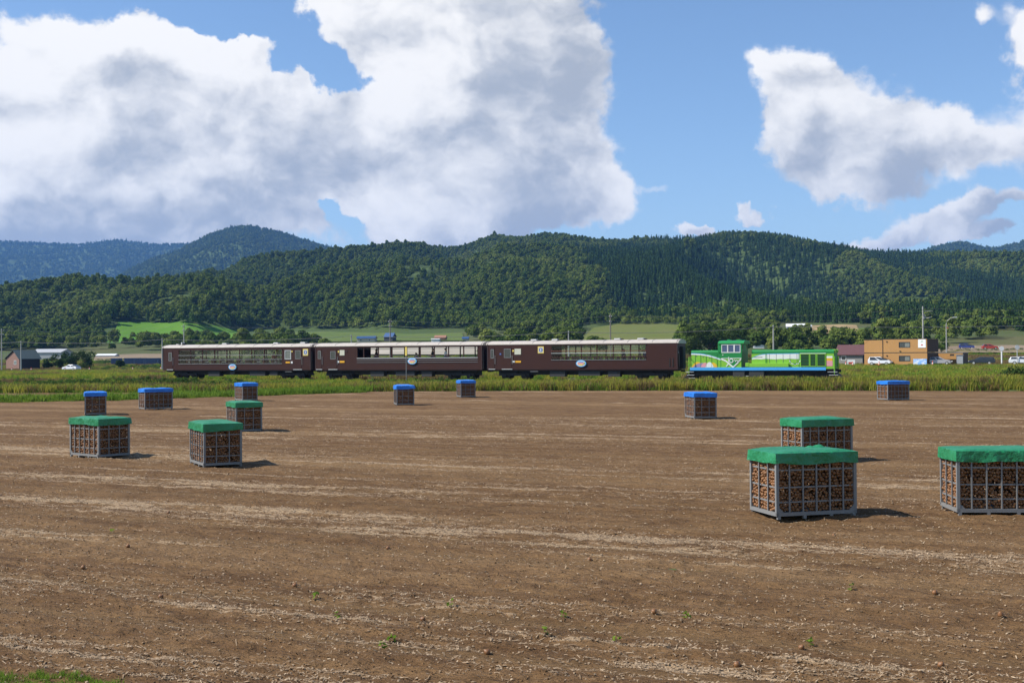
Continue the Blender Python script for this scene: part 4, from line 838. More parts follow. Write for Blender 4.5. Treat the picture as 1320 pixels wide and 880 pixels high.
# ------------------------------------------------------------------ onion crates with covers
CL_, CW_, CH_ = 1.72, 1.12, 1.22
STEEL = paint('galvanised_steel', (.20, .20, .195), .55, .0, var=.2, scale=4, dirt=.25)
ONION = material('onion_skin_brown', lambda T: prin(T, T.mix(T.noise(T.n('ShaderNodeTexCoord').outputs['Object'], 9, 2, .5), (.09, .036, .012), (.33, .155, .058)), .5, spec=.4))
def tarp(name, base, lite):
    def f(T):
        o = T.n('ShaderNodeTexCoord').outputs['Object']; n = T.noise(o, 2.2, 4, .6); n2 = T.noise(o, 7, 3, .6)
        c = T.mix(T.smooth(n, .35, .7), base, lite); c = T.mix(T.math('MULTIPLY', T.smooth(n2, .58, .8), .3), c, [min(1, k * 1.6 + .05) for k in lite]); return prin(T, c, T.math('ADD', .32, T.math('MULTIPLY', n2, .25)), spec=.5, normal=bump(T, T.math('ADD', n, T.math('MULTIPLY', n2, .5)), .8, .09))
    return material(name, f)
TGREEN = tarp('green_tarpaulin', (.010, .165, .060), (.018, .215, .085)); TBLUE = tarp('blue_tarpaulin', (.010, .150, .56), (.015, .19, .66))
def mb_mesh(m, mt): me = m.mesh('part'); me.materials.append(mt); return me
if want('crates'):
    hx, hy = CL_ / 2, CW_ / 2
    POST = mb_mesh(MB().box(-.03, .03, -.03, .03, .06, CH_), STEEL)
    VB = mb_mesh(MB().box(-.013, .013, -.013, .013, .12, CH_ - .02), STEEL)
    HBL = mb_mesh(MB().box(-hx + .03, hx - .03, -.011, .011, -.014, .014), STEEL); HBS = mb_mesh(MB().box(-hy + .03, hy - .03, -.011, .011, -.014, .014), STEEL)
    base = MB().box(-hx, hx, -hy, -hy + .05, .06, .13).box(-hx, hx, hy - .05, hy, .06, .13).box(-hx, -hx + .05, -hy + .05, hy - .05, .06, .13).box(hx - .05, hx, -hy + .05, hy - .05, .06, .13).box(-hx + .05, hx - .05, -hy + .05, hy - .05, .075, .10)
    for fx in (-hx + .03, -hx * .33, hx * .33, hx - .09): base.box(fx, fx + .06, -hy, -hy + .06, 0, .06).box(fx, fx + .06, hy - .06, hy, 0, .06)
    for sx in (-1, 1):
        for sy in (-1, 1): base.add([(sx * (hx - .03), sy * (hy - .005), .13), (sx * (hx - .16), sy * (hy - .005), .13), (sx * (hx - .03), sy * (hy - .005), .26), (sx * (hx - .03), sy * (hy - .02), .13), (sx * (hx - .16), sy * (hy - .02), .13), (sx * (hx - .03), sy * (hy - .02), .26)], [(0, 1, 2), (3, 5, 4), (0, 1, 4, 3), (1, 2, 5, 4), (2, 0, 3, 5)])
    BASE = mb_mesh(base, STEEL)
    # heap of onions: only the outer layers, packed against the bars
    bm = bmesh.new(); bmesh.ops.create_icosphere(bm, subdivisions=1, radius=1.0); iv = np.array([v.co[:] for v in bm.verts]); bm.verts.ensure_lookup_table(); itf = np.array([[v.index for v in f.verts] for f in bm.faces]); bm.free()
    q = np.random.default_rng(5); cs = []
    for face in range(5):
        w_, h_ = ((2 * hx, 1.05), (2 * hx, 1.05), (2 * hy, 1.05), (2 * hy, 1.05), (2 * hx, 2 * hy))[face]
        for layer in (0, 1):
            st_ = .068; us = np.arange(-w_ / 2 + .06, w_ / 2 - .05, st_); vs = np.arange(.06, h_ - .02, st_ * .9) if face < 4 else np.arange(-hy + .06, hy - .05, st_)
            for jj, v_ in enumerate(vs):
                for u_ in us:
                    if layer and q.uniform() < .4: continue
                    a = u_ + st_ / 2 * (jj % 2) + q.normal(0, .012); b = v_ + q.normal(0, .012); d = .055 + layer * .05 + q.uniform(0, .022)
                    if face == 0: c = (a, -hy + d, .10 + b)
                    elif face == 1: c = (a, hy - d, .10 + b)
                    elif face == 2: c = (-hx + d, a, .10 + b)
                    elif face == 3: c = (hx - d, a, .10 + b)
                    else: c = (a, b, 1.15 - d + .02)
                    if abs(c[0]) < hx - .045 and abs(c[1]) < hy - .045 and c[2] < 1.15: cs.append((*c, q.uniform(.030, .043)))
    cs = np.array(cs); vv = (iv[None] * cs[:, None, 3:4] + cs[:, None, :3]).reshape(-1, 3); ff = (itf[None] + (np.arange(len(cs)) * len(iv))[:, None, None]).reshape(-1, 3)
    OM = bpy.data.meshes.new('onions'); OM.from_pydata(vv.tolist(), [], ff.tolist()); OM.materials.append(ONION); OM.polygons.foreach_set('use_smooth', [True] * len(OM.polygons))
    def cover_mesh(seed, flaps):
        q = np.random.default_rng(seed); ex = .018; per = []; nL, nS = 30, 20
        for k in range(nL): per.append((-hx - ex + (2 * hx + 2 * ex) * k / nL, -hy - ex, 0, -1))
        for k in range(nS): per.append((hx + ex, -hy - ex + (2 * hy + 2 * ex) * k / nS, 1, 0))
        for k in range(nL): per.append((hx + ex - (2 * hx + 2 * ex) * k / nL, hy + ex, 0, 1))
        for k in range(nS): per.append((-hx - ex, hy + ex - (2 * hy + 2 * ex) * k / nS, -1, 0))
        n = len(per); v = []; rows = 6; drop = np.cumsum(np.convolve(q.normal(0, 1, n + 10), np.ones(7) / 7, 'same'))[:n] * .004; drop -= np.linspace(drop[0], drop[-1], n); ph = q.uniform(0, 6, 3)
        f = []
        for rI in range(rows + 1):
            k = rI / rows
            for i, (x, y, nx, ny) in enumerate(per):
                s_ = i / n * 6.283
                fold = (.010 * math.sin(s_ * 7 + ph[0]) + .014 * math.sin(s_ * 13 + ph[1]) ** 5 + .010 * math.sin(s_ * 29 + ph[2]) ** 3) * k ** 1.2
                corner = min(abs(abs(x) - hx - ex), 1) + min(abs(abs(y) - hy - ex), 1); fl = .012 * k * max(0, 1 - corner / .25)
                hang = (.205 + drop[i] * .8 + .007 * math.sin(s_ * 5 + ph[1])) * k
                for (fi, fw_, fd) in flaps:
                    dd = abs((i - fi * n + n / 2) % n - n / 2)
                    if dd < fw_: fold += fd * k * max(0, 1 - abs(dd / fw_ - .35 * (1 - k)) * 1.3); hang -= .02 * k * (1 - dd / fw_)
                ox_, oy_ = (nx, ny)
                v.append((x + ox_ * (fold + .006 + fl), y + oy_ * (fold + .006 + fl), CH_ + .035 - .012 * k * 0 - hang - (0.0 if rI else 0)))
        for rI in range(rows):
            for i in range(n): j = (i + 1) % n; f.append((rI * n + i, rI * n + j, (rI + 1) * n + j, (rI + 1) * n + i))
        # top sheet, slightly heaped
        gx, gy = 24, 16; b0 = len(v)
        for iy in range(gy + 1):
            for ix in range(gx + 1):
                u_, w_ = ix / gx, iy / gy; e = min(u_, 1 - u_, w_, 1 - w_)
                z = CH_ + .035 + .018 * min(1, e * 6) ** .7 + .045 * float(vnoise(np.array([u_ * 4 + seed]), np.array([w_ * 3]), seed)[0]) * min(1, e * 8)
                v.append((-hx - ex - .006 + (2 * hx + 2 * ex + .012) * u_, -hy - ex - .006 + (2 * hy + 2 * ex + .012) * w_, z))
        for iy in range(gy):
            for ix in range(gx): a = b0 + iy * (gx + 1) + ix; f.append((a, a + 1, a + gx + 2, a + gx + 1))
        me = bpy.data.meshes.new('cover'); me.from_pydata(v, [], f); me.update()
        bm = bmesh.new(); bm.from_mesh(me); bmesh.ops.remove_doubles(bm, verts=bm.verts, dist=.004); bmesh.ops.recalc_face_normals(bm, faces=bm.faces); bm.to_mesh(me); bm.free(); me.polygons.foreach_set('use_smooth', [True] * len(me.polygons)); me.set_sharp_from_angle(angle=R_(38)); return me
    CR = [  # near bottom corner px, side that faces to the sun, yaw, cover, words for the crate
        (1001, 671, 'S', 15.0, 'g', 'hiding part of the crate behind it'),
        (1034, 597, 'S', 19.0, 'g', 'half hidden behind another crate'),
        (1234, 664.5, 'S', -3.5, 'g', 'broad side out, apart from the overlapping pair'),
        (127, 591, 'L', 50.0, 'g', 'turned cornerwise, long side in sun'),
        (262.5, 603, 'L', 28.0, 'g', 'just in front of another green-covered crate'),
        (304, 557.5, 'L', 26.0, 'g', 'between a blue-covered and a green-covered crate'),
        (109.5, 535.5, 'L', 20.5, 'b', 'standing in the green grass ridge'),
        (186.5, 528.5, 'S', 35.0, 'b', 'long dark side out, by the grass ridge'),
        (312.5, 517, 'L', 31.0, 'b', 'in front of the last coach'),
        (511.5, 522.5, 'L', 12.0, 'b', 'its cover corner drooping'),
        (594, 512.5, 'L', 13.0, 'b', 'next to a white sack'),
        (895, 540.5, 'L', 7.0, 'b', 'alone in front of the locomotive'),
        (1144.5, 516, 'S', 20.0, 'b', 'in front of the orange building')]
    for i, (px, py, side, yaw, cv, words) in enumerate(CR):
        N = ground_at(px, py); a = R_(yaw); e1 = Vector((math.cos(a), math.sin(a), 0)); e2 = Vector((-math.sin(a), math.cos(a), 0))
        if side == 'S': cen = N + e1 * hx + e2 * hy; rz = a
        else: cen = N + e1 * hy + e2 * hx; rz = a + math.pi / 2
        cen.z = .0 + float(np.max(soil_z(*[np.array([k]) for k in uv(cen.x, cen.y)])) * .5)
        c = empty('onion_crate', cen, rz); word = 'green' if cv == 'g' else 'blue'
        tag(c, 'grey steel onion crate under a %s cover, %s' % (word, words), 'crate', '%s-covered onion crates on the field' % word)
        def part(nm, me, loc, r=0.0):
            o = bpy.data.objects.new(nm, me); COL.objects.link(o); o.parent = c; o.location = loc; o.rotation_euler = (0, 0, r)
        part('base', BASE, (0, 0, 0))
        for sx in (-1, 1):
            for sy in (-1, 1): part('post', POST, (sx * (hx - .03), sy * (hy - .03), 0))
        for sy in (-1, 1):
            for k in range(1, 6): part('bar', VB, (-hx + 2 * hx * k / 6, sy * (hy - .018), 0))
            for z in (.32, .60, .93, CH_ - .02): part('rail', HBL, (0, sy * (hy - .036 - .006), z))
        for sx in (-1, 1):
            for k in range(1, 3): part('bar', VB, (sx * (hx - .018), -hy + 2 * hy * k / 3, 0))
            for z in (.32, .60, .93, CH_ - .02): part('rail', HBS, (sx * (hx - .042), 0, z), math.pi / 2)
        o = bpy.data.objects.new('onions', OM); COL.objects.link(o); o.location = cen; o.rotation_euler = (0, 0, rz + (math.pi if i % 2 else 0)); tag(o, 'heap of brown onions filling the %s-covered crate %s' % (word, words), 'onions', kind='stuff')
        flaps = {0: [(.24, 3, .05), (.02, 3, .03), (.97, 3, .03)], 3: [(.985, 4, .05), (.68, 3, .03)], 9: [(.72, 6, .07), (.99, 4, .05)], 4: [(.98, 3, .03)], 2: [(.13, 3, .03), (.21, 3, .03), (.30, 2, .03)]}.get(i, [(random.random(), 3, .03)])
        cm = cover_mesh(100 + i, flaps); cm.materials.append(TGREEN if cv == 'g' else TBLUE)
        o = bpy.data.objects.new('crate_cover', cm); COL.objects.link(o); o.location = cen; o.rotation_euler = (0, 0, rz); tag(o, '%s tarpaulin cover on the crate %s' % (word, words), 'cover', '%s crate covers' % word)
        if i == 0:   # gathered bunch of tarpaulin on the top
            q = np.random.default_rng(9); vs = []; fs = []; nu, nv = 16, 6
            for a_ in range(nu + 1):
                for b_ in range(nv + 1):
                    u_ = a_ / nu; w_ = b_ / nv; arch = math.sin(math.pi * u_) ** .7 * math.sin(math.pi * w_)
                    vs.append((.25 + .5 * u_, hy * (.35 + .5 * w_), CH_ + .045 + arch * (.055 + .018 * math.sin(u_ * 13) + .010 * math.sin(u_ * 27 + w_ * 4))))
            for a_ in range(nu):
                for b_ in range(nv): k_ = a_ * (nv + 1) + b_; fs.append((k_, k_ + 1, k_ + nv + 2, k_ + nv + 1))
            me = bpy.data.meshes.new('gathered_fold'); me.from_pydata(vs, [], fs); link('gathered_fold', me, TGREEN, o, True)

# ------------------------------------------------------------------ stray onions and seedlings on the soil
if want('crates'):
    bm = bmesh.new(); bmesh.ops.create_uvsphere(bm, u_segments=10, v_segments=8, radius=.035)
    for v in bm.verts:
        v.co.z *= .85
        if v.co.z > .027: v.co.z += .012
    SO = bpy.data.meshes.new('stray_onion'); bm.to_mesh(SO); bm.free(); SO.materials.append(ONION); SO.polygons.foreach_set('use_smooth', [True] * len(SO.polygons))
    for px, py in ((545, 797), (628, 839), (843, 793), (1033, 832), (1205, 766), (1213, 858), (107, 733), (207, 769), (217, 661), (165, 705), (500, 705), (1075, 690), (760, 720), (380, 760), (950, 860), (1290, 800)):
        p = ground_at(px, py); U, V = uv(p.x, p.y); o = bpy.data.objects.new('onion', SO); COL.objects.link(o); o.location = (p.x, p.y, float(soil_z(np.array([U]), np.array([V]))[0]) + .022); o.rotation_euler = (random.uniform(-1, 1), random.uniform(-1, 1), random.uniform(0, 6))
        tag(o, 'single small brown onion left lying on the bare soil', 'onion', 'stray onions on the soil')
    for k, (px, py) in enumerate(((505, 823), (703, 820), (407, 771), (434, 797), (885, 798), (1045, 828), (1098, 761), (726, 796), (145, 685), (582, 783), (795, 829), (492, 838))):
        p = ground_at(px, py); U, V = uv(p.x, p.y); me = weed('seedling', GR_G, 9, .09, .06, .06, 300 + k); o = link('seedling', me); o.location = (p.x, p.y, float(soil_z(np.array([U]), np.array([V]))[0])); tag(o, 'small green weed seedling sprouting from the bare soil', 'seedling', 'weed seedlings on the soil')
    # crumpled white sack at the field edge
    p = ground_at(577, 502.5); bm = bmesh.new(); bmesh.ops.create_icosphere(bm, subdivisions=3, radius=.5)
    for v in bm.verts: n_ = float(fbm(np.array([v.co.x * 3 + 5]), np.array([v.co.y * 3 + v.co.z * 2]), 5, 3)[0]); v.co *= .42 + .4 * n_; v.co.x *= 1.1; v.co.z = max(v.co.z * .75, -.2)
    me = bpy.data.meshes.new('sack'); bm.to_mesh(me); bm.free(); o = link('sack', me, paint('white_sacking', (.72, .72, .72), .7), smooth=True); o.location = (p.x, p.y, .12); tag(o, 'crumpled white sack lying at the edge of the field', 'sack')
    o2 = MB().box(-.10, .06, -.34, -.27, -.06, .06).build('opening', BLACK, o, .03)

# ------------------------------------------------------------------ valley: fields, trees, houses, cars, poles
_steps = np.concatenate([np.linspace(125, 420, 600), np.geomspace(421, 2400, 700)])
def on_land(px, py):                        # where a pixel's ray meets the land
    d = ray(px, py); d = d / d[1]; X = d[0] * _steps; Z = CAMZ + d[2] * _steps; L = land(X, _steps); k = np.argmax(Z <= L)
    Y = _steps[k] if Z[k] <= L[k] else 600.0; return Vector((d[0] * Y, Y, land1(d[0] * Y, Y)))
def on_v(px, V): t = (px - 660) / F; Y = V / (t * math.sin(TH) + math.cos(TH)); return t * Y, Y
def field_sheet(poly, mat_, label=None, zoff=.35, n=26):
    poly = [on_land(*p) for p in poly]; xs = [p.x / p.y for p in poly]; ys = [p.y for p in poly]
    # polygon given as matching near and far edges
    h = len(poly) // 2; near, far = poly[:h], poly[h:][::-1]; k = np.linspace(0, h - 1, n); m = 10
    nx, ny = np.interp(k, range(h), [p.x for p in near]), np.interp(k, range(h), [p.y for p in near]); fx, fy = np.interp(k, range(h), [p.x for p in far]), np.interp(k, range(h), [p.y for p in far])
    w = np.linspace(0, 1, m)[:, None]; X = nx * (1 - w) + fx * w; Y = ny * (1 - w) + fy * w
    o = link('field', grid_mesh('field', X, Y, land(X, Y) + zoff), mat_); o['kind'] = 'structure'; return o
def cropmat(name, a, b, sc=.08, stripe=0.0, c=None):
    def f(T):
        p = T.n('ShaderNodeNewGeometry').outputs['Position']; mp = T.n('ShaderNodeMapping'); mp.inputs['Rotation'].default_value = (0, 0, .5); T.t.links.new(p, mp.inputs[0])
        n = T.noise(T.vec('MULTIPLY', mp.outputs[0], (1, .35, 1)), sc, 6, .65); col = T.mix(T.smooth(n, .3, .7), a, b)
        if stripe:
            w = T.n('ShaderNodeTexWave'); T.t.links.new(mp.outputs[0], w.inputs[0]); w.inputs['Scale'].default_value = stripe; w.inputs['Distortion'].default_value = .6; col = T.mix(T.math('MULTIPLY', w.outputs['Fac'], .6), col, c)
        return prin(T, col, .95, spec=.1, normal=bump(T, T.noise(p, 1.2, 4), .5, .3))
    return material(name, f)
MEADOW = cropmat('bright_meadow', (.075, .175, .018), (.105, .215, .026)); PASTURE = cropmat('pale_pasture', (.075, .12, .028), (.12, .15, .04)); VINES = cropmat('vine_rows', (.13, .155, .03), (.17, .16, .05), .1, .35, (.05, .085, .02)); STUB = cropmat('tan_stubble', (.28, .20, .10), (.34, .25, .13)); TILL = cropmat('brown_earth', (.20, .15, .10), (.27, .21, .14))
def tree(name, base, h, r, label, cat, mat_, seed, n=2600, leaf=.42, group=None, low=.12, lobes=12):
    q = np.random.default_rng(seed); t = empty(name, base); tag(t, label, cat, group)
    m = MB(); m.tube([(0, 0, -.3), (.05 * h * .1, 0, h * .22), (0, .04 * h * .2, h * .55)], [.045 * h * .6 + .05, .035 * h * .6, .012 * h], 7)
    for k in range(5):
        a = k * 1.256 + q.uniform(0, .6); zz = h * q.uniform(.18, .38); m.tube([(0, 0, zz), (math.cos(a) * r * .35, math.sin(a) * r * .35, zz + h * .18), (math.cos(a) * r * .6, math.sin(a) * r * .6, zz + h * .3)], [.015 * h, .010 * h, .004 * h], 5)
    m.build('trunk', BARK, t)
    pos, nr = [], []
    for k in range(lobes):
        a = q.uniform(0, 6.283); zz = h * q.uniform(low + .16, .84); env = math.sin(math.pi * min(.98, max(.1, (zz / h - low) / (1.04 - low)))) ** .6; d = r * .72 * env * math.sqrt(q.uniform(.1, 1)); rr = r * q.uniform(.28, .46)
        mm = n // lobes; dd = q.normal(0, 1, (mm, 3)); dd /= np.linalg.norm(dd, axis=1, keepdims=True); pos.append(np.array([d * math.cos(a), d * math.sin(a), zz]) + dd * rr * q.uniform(.55, 1.1, (mm, 1)) * np.array([1, 1, .8])); nr.append(dd)
    pos = np.concatenate(pos); pos[:, 2] = np.maximum(pos[:, 2], .15)
    me = soup('crown', leaf_quads(pos, np.concatenate(nr), q.uniform(.7, 1.3, len(pos)) * leaf, q, .7, .5)); link('crown', me, mat_, t); return t
TL_D = leafmat('dark_tree_leaves', (.032, .060, .018), (.055, .090, .024), (.024, .045, .014), .2, False); TL_M = leafmat('olive_tree_leaves', (.060, .095, .026), (.10, .135, .036), (.038, .062, .018), .25, False); TL_L = leafmat('fresh_tree_leaves', (.10, .165, .030), (.15, .21, .045), (.06, .11, .022), .3, False)
if want('valley'):
    field_sheet([(134, 443), (200, 443), (260, 444), (318, 443), (316, 428), (250, 419), (190, 416), (152, 417)], MEADOW)
    field_sheet([(335, 441), (430, 441), (530, 440), (600, 440), (596, 430), (530, 431), (430, 428), (340, 429)], PASTURE)
    field_sheet([(745, 440), (800, 440), (850, 440), (890, 440), (884, 420), (850, 417), (800, 418), (765, 423)], VINES)
    field_sheet([(1030, 431), (1060, 431), (1085, 431), (1112, 431), (1104, 420), (1085, 419), (1060, 420), (1036, 421)], STUB)
    field_sheet([(1100, 432), (1120, 432), (1150, 432), (1182, 432), (1180, 423), (1150, 421), (1125, 422), (1104, 424)], PASTURE)
    field_sheet([(1205, 456), (1250, 456), (1300, 456), (1400, 456), (1400, 446), (1300, 446), (1250, 447), (1210, 448)], TILL)
    field_sheet([(425, 458), (490, 458), (560, 458), (628, 458), (628, 446), (560, 447), (490, 447), (425, 447)], cropmat('pale_dry_field', (.30, .27, .21), (.40, .36, .29)))
    field_sheet([(120, 466), (150, 466), (180, 466), (212, 466), (212, 457), (180, 457), (150, 458), (124, 458)], TILL)
    # belts of trees along the streams and lanes of the valley floor
    r = np.random.default_rng(71); n = 9000; Y = np.sqrt(r.uniform(320 ** 2, 620 ** 2, n)); t = r.uniform(-.6, .6, n); X = t * Y; Z = land(X, Y); px = px_of(X, Y); py = py_of(X, Y, Z)
    dn = np.interp(px, [-300, 0, 130, 140, 230, 330, 420, 560, 640, 740, 760, 870, 890, 1000, 1110, 1200, 1320, 1700], [.9, .9, .85, .5, .45, .45, .30, .25, .3, .35, .2, .25, .45, .6, .6, .5, .45, .7])
    bn = fbm(X / 22, Y / 16, 73, 3); keep = (bn + r.uniform(-.06, .06, n) > .80 - .42 * dn)
    keep &= ~((px > 126) & (px < 326) & (py > 414) & (py < 444.5)); keep &= ~((px > 750) & (px < 893) & (py > 417) & (py < 441)); keep &= ~((px > 1028) & (px < 1115) & (py > 418) & (py < 432)); keep &= ~((px > 332) & (px < 604) & (py > 428) & (py < 441)); keep &= ~((px > 1100) & (px < 1185) & (py > 420) & (py < 433))
    keep &= ~((px > 425) & (px < 625) & (py > 440)); keep &= ~((px > 748) & (px < 872) & (py < 453)); keep &= ~((px > 1000) & (px < 1114) & (py < 446) & (r.uniform(0, 1, n) < .93)); keep &= ~((px > 1195) & (py > 443)); keep &= ~((px < 215) & (py > 452))
    X, Y, Z, px = X[keep], Y[keep], Z[keep], px[keep]; n = len(X); k = r.uniform(0, 1, n); u2 = r.uniform(0, 1, n)
    BB = [broad_proto('belt%d' % j, rg_h, rg_r, 900, .75, np.random.default_rng(400 + j), LEAF_A if j < 2 else LEAF_L, 11) for j, (rg_h, rg_r) in enumerate([(7, 3.2), (6, 2.8), (6.5, 2.6), (8.5, 2.0)])]
    sc = r.uniform(.55, 1.15, n); scatter('tree_belt', BB, np.stack([X, Y, Z - .3], 1), r.uniform(0, 6.28, n), np.stack([sc, sc, sc * r.uniform(.8, 1.2, n)], 1), np.where(k < .62, (u2 * 2).astype(int), 2 + (u2 * 2).astype(int)), 'belts of mixed trees on the valley floor below the forest')
    # single trees
    def spot(px, Y): X = (px - 660) / F * Y; return (X, Y, land1(X, Y))
    tree('tree', spot(893, 296), 8.6, 3.8, 'dark olive tree behind the gap between coach and locomotive', 'tree', TL_M, 1); tree('tree', spot(915, 300), 9.6, 4.2, 'tall dark tree rising behind the locomotive short hood', 'tree', TL_D, 2); tree('tree', spot(936, 302), 9.2, 4.0, 'olive tree rising behind the locomotive cab', 'tree', TL_M, 3); tree('tree', spot(952, 306), 8.2, 3.2, 'dark tree just past the locomotive cab roof', 'tree', TL_D, 4); tree('tree', spot(878, 304), 6.5, 2.8, 'low light green tree above the coach end', 'tree', TL_L, 14)
    for k, (px, Y, h, rr, lb) in enumerate(((76, 322, 4.6, 2.6, 'rounded dark bush beside the brick house'), (92, 318, 5.0, 3.0, 'dark bush between two others beyond the white sedan'), (110, 316, 5.3, 3.2, 'broad dark bush at the end of the clump near the sedan'), (62, 326, 3.4, 1.8, 'small dark bush against the brick house wall'), (156, 325, 2.4, 1.4, 'small round bush in front of the blue containers'))):
        tree('bush', spot(px, Y), h, rr, lb, 'bush', TL_D, 20 + k, 1800, .34, 'dark bushes across the road', .0)
    tree('tree', spot(1213, 300), 5.0, 2.3, 'light green round tree behind the street lamp', 'tree', TL_L, 31, 1600, .34); tree('bush', spot(1074, 246), 2.6, 1.4, 'bush beside the maroon-roofed house', 'bush', TL_M, 33, 900, .25)
    tree('bush', (*on_v(1310, TRACK_V + 9), .4), 1.6, 1.6, 'dark weedy bush standing beside the railway past the locomotive', 'bush', TL_D, 35, 900, .22)

    # ---- houses
    ORANGE = paint('orange_container', (.40, .21, .065), .55, var=.1, scale=1.0, dirt=.1); DORANGE = paint('brown_and_shaded_steel', (.10, .055, .03), .6); DARKF = paint('dark_trim', (.03, .03, .03), .6)  # darker orange: brown roofs and floors, and painted shade on the right-hand ends
    def container(name, px, V_, rz, L_, D_, H_, label, z0=0.0):
        x, y = on_v(px, V_); z = land1(x, y); b = empty(name, (x, y, z + z0), rz); tag(b, label, 'building'); return b
    ob = container('container_office', 1114, ROAD_V + 9, R_(-43), 12.2, 4.9, 5, 'two-storey orange container office beside a utility pole')
    for lev in (0, 1):
        z0 = lev * 2.52; h = 2.44; W_ = [(6.9, 8.95, z0 + .95, z0 + 1.85)]
        for x0, x1 in ((0, 3.66), (3.74, 12.2)):
            hh = h - (.14 if x0 == 0 and lev else 0); hl = [w for w in W_ if x0 < w[0] < x1]
            m = MB(); wall(m, x0, x1, z0 + .02, z0 + hh, hl, 0, .12); wl = m.build('wall', ORANGE, ob)
            for w in hl:
                fr = wall(MB(), w[0] - .06, w[1] + .06, w[2] - .06, w[3] + .06, [(w[0] + .04, w[1] - .04, w[2] + .04, w[3] - .04)], -.04, .06).build('window', DARKF, ob); MB().box(w[0] + .04, (w[0] + w[1]) / 2 - .03, .03, .05, w[2] + .04, w[3] - .04).build('pane', DIMGL, fr); MB().box((w[0] + w[1]) / 2 + .03, w[1] - .04, .04, .06, w[2] + .04, w[3] - .04).build('pane', GREYGL, fr)
            MB().box(x0, x1, .125, 4.9, z0 + hh - .1, z0 + hh).build('roof' if lev else 'floor', DORANGE, ob)
        for k in range(14): MB().box(12.205, 12.24, .1 + k * .345, .1 + k * .345 + .19, z0 + .08, z0 + h - .06).build('rib', DORANGE, ob)  # ribs of the right end, in the same painted shade
        MB().box(12.12, 12.2, .13, 4.88, z0 + .03, z0 + h - .11).build('end_wall', DORANGE, ob); MB().box(.02, .1, .13, 4.88, z0 + .03, z0 + h - .25).build('end_wall', ORANGE, ob); MB().box(.1, 12.1, 4.8, 4.88, z0 + .03, z0 + h - .25).build('back_wall', ORANGE, ob)  # right end darker than the left: its shade is put into the colour
        MB().box(-.02, 12.22, -.03, -.004, z0 + h - .02, z0 + h + .07).build('trim', DARKF, ob)
    MB().tube([(3.7, -.06, 0), (3.7, -.06, 4.85)], .05, 6).build('drainpipe', DARKF, ob)
    for x, z in ((4.5, 4.55), (4.5, 1.95), (7.1, 2.75)): MB().box(x - .12, x + .12, -.14, -.005, z - .07, z + .07).build('wall_lamp', DARKF, ob)
    sg = MB().box(10.55, 12.0, -.06, -.012, 3.35, 4.86).build('sign_board', TWHITE, ob); MB().prism([(11.0, 4.35), (11.3, 4.62), (11.6, 4.35), (11.3, 4.47)], -.066, -.061).build('sign_mark', DGRN, sg); MB().disc((11.28, 3.85), .22, -.066, -.061, 14, .12).build('sign_mark', REDC, sg)
    BANN = material('banner_print', lambda T: prin(T, T.mix(T.smooth(T.noise(T.n('ShaderNodeTexCoord').outputs['Object'], 1.3, 4, .6), .42, .6), (.16, .36, .70), (.66, .70, .74)), .6))
    MB().box(9.6, 12.15, -.05, -.012, .12, 1.32).build('banner', BANN, ob)
    o2 = container('container_shed', 1196, ROAD_V + 13, R_(-43), 6, 2.4, 2.3, 'low orange container shed with two dark vents behind a silver car')
    wall(MB(), 0, 6.6, .02, 2.3, [(1.3, 2.1, 1.5, 1.85), (4.2, 5.0, 1.75, 2.1)], 0, .1).build('wall', ORANGE, o2); MB().box(1.3, 2.1, .05, .09, 1.5, 1.85).build('vent', DARKF, o2); MB().box(4.2, 5.0, .05, .09, 1.75, 2.1).build('vent', DARKF, o2); MB().box(6.5, 6.6, .11, 2.4, .02, 2.3).build('end_wall', DORANGE, o2); MB().box(0, .1, .11, 2.4, .02, 2.3).build('end_wall', ORANGE, o2); MB().box(-.1, 6.7, -.05, 2.45, 2.305, 2.40).build('roof', STEEL, o2)  # right end wall of the shed also has shade painted into its colour
    def house(px, Y, rz, L_, D_, hw, hr, wmat, rmat, label, gmat=None, wins=(), z=None, name='house', eave=.35, cat='house', asym=0.0):
        b = empty(name, spot(px, Y) if z is None else ((px - 660) / F * Y, Y, z), rz); tag(b, label, cat); gm = gmat or wmat
        hl = [w for w in wins if w[4] == 'f']; wall(MB(), 0, L_, 0, hw, [w[:4] for w in hl], 0, .15).build('wall', wmat, b); wall(MB(), 0, L_, 0, hw, [], D_, D_ - .15).build('wall', wmat, b)
        rd = D_ / 2 + asym
        for xe in (0, L_):
            sgn = .15 if xe == 0 else -.15; poly = [(.155, 0), (D_ - .155, 0), (D_ - .155, hw), (rd, hr - .06), (.155, hw)]
            m = MB(); m.add([(xe, y, z_) for y, z_ in poly] + [(xe + sgn, y, z_) for y, z_ in poly], [tuple(range(5)), tuple(range(9, 4, -1))] + [((i + 1) % 5, i, 5 + i, 5 + (i + 1) % 5) for i in range(5)]); m.build('gable', gm, b)
        for w in hl:
            fr = wall(MB(), w[0] - .05, w[1] + .05, w[2] - .05, w[3] + .05, [(w[0] + .04, w[1] - .04, w[2] + .04, w[3] - .04)], -.03, .06).build('window', TWHITE, b); MB().box(w[0] + .04, w[1] - .04, .02, .05, w[2] + .04, w[3] - .04).build('pane', DIMGL, fr)
        for w in wins:
            if w[4] == 'g': fr = MB().box(-.06, -.006, w[0], w[1], w[2], w[3]).build('window', TWHITE, b); MB().box(-.07, -.062, w[0] + .07, w[1] - .07, w[2] + .07, w[3] - .07).build('pane', GREYGL, fr)
        th = .14; rf = MB()
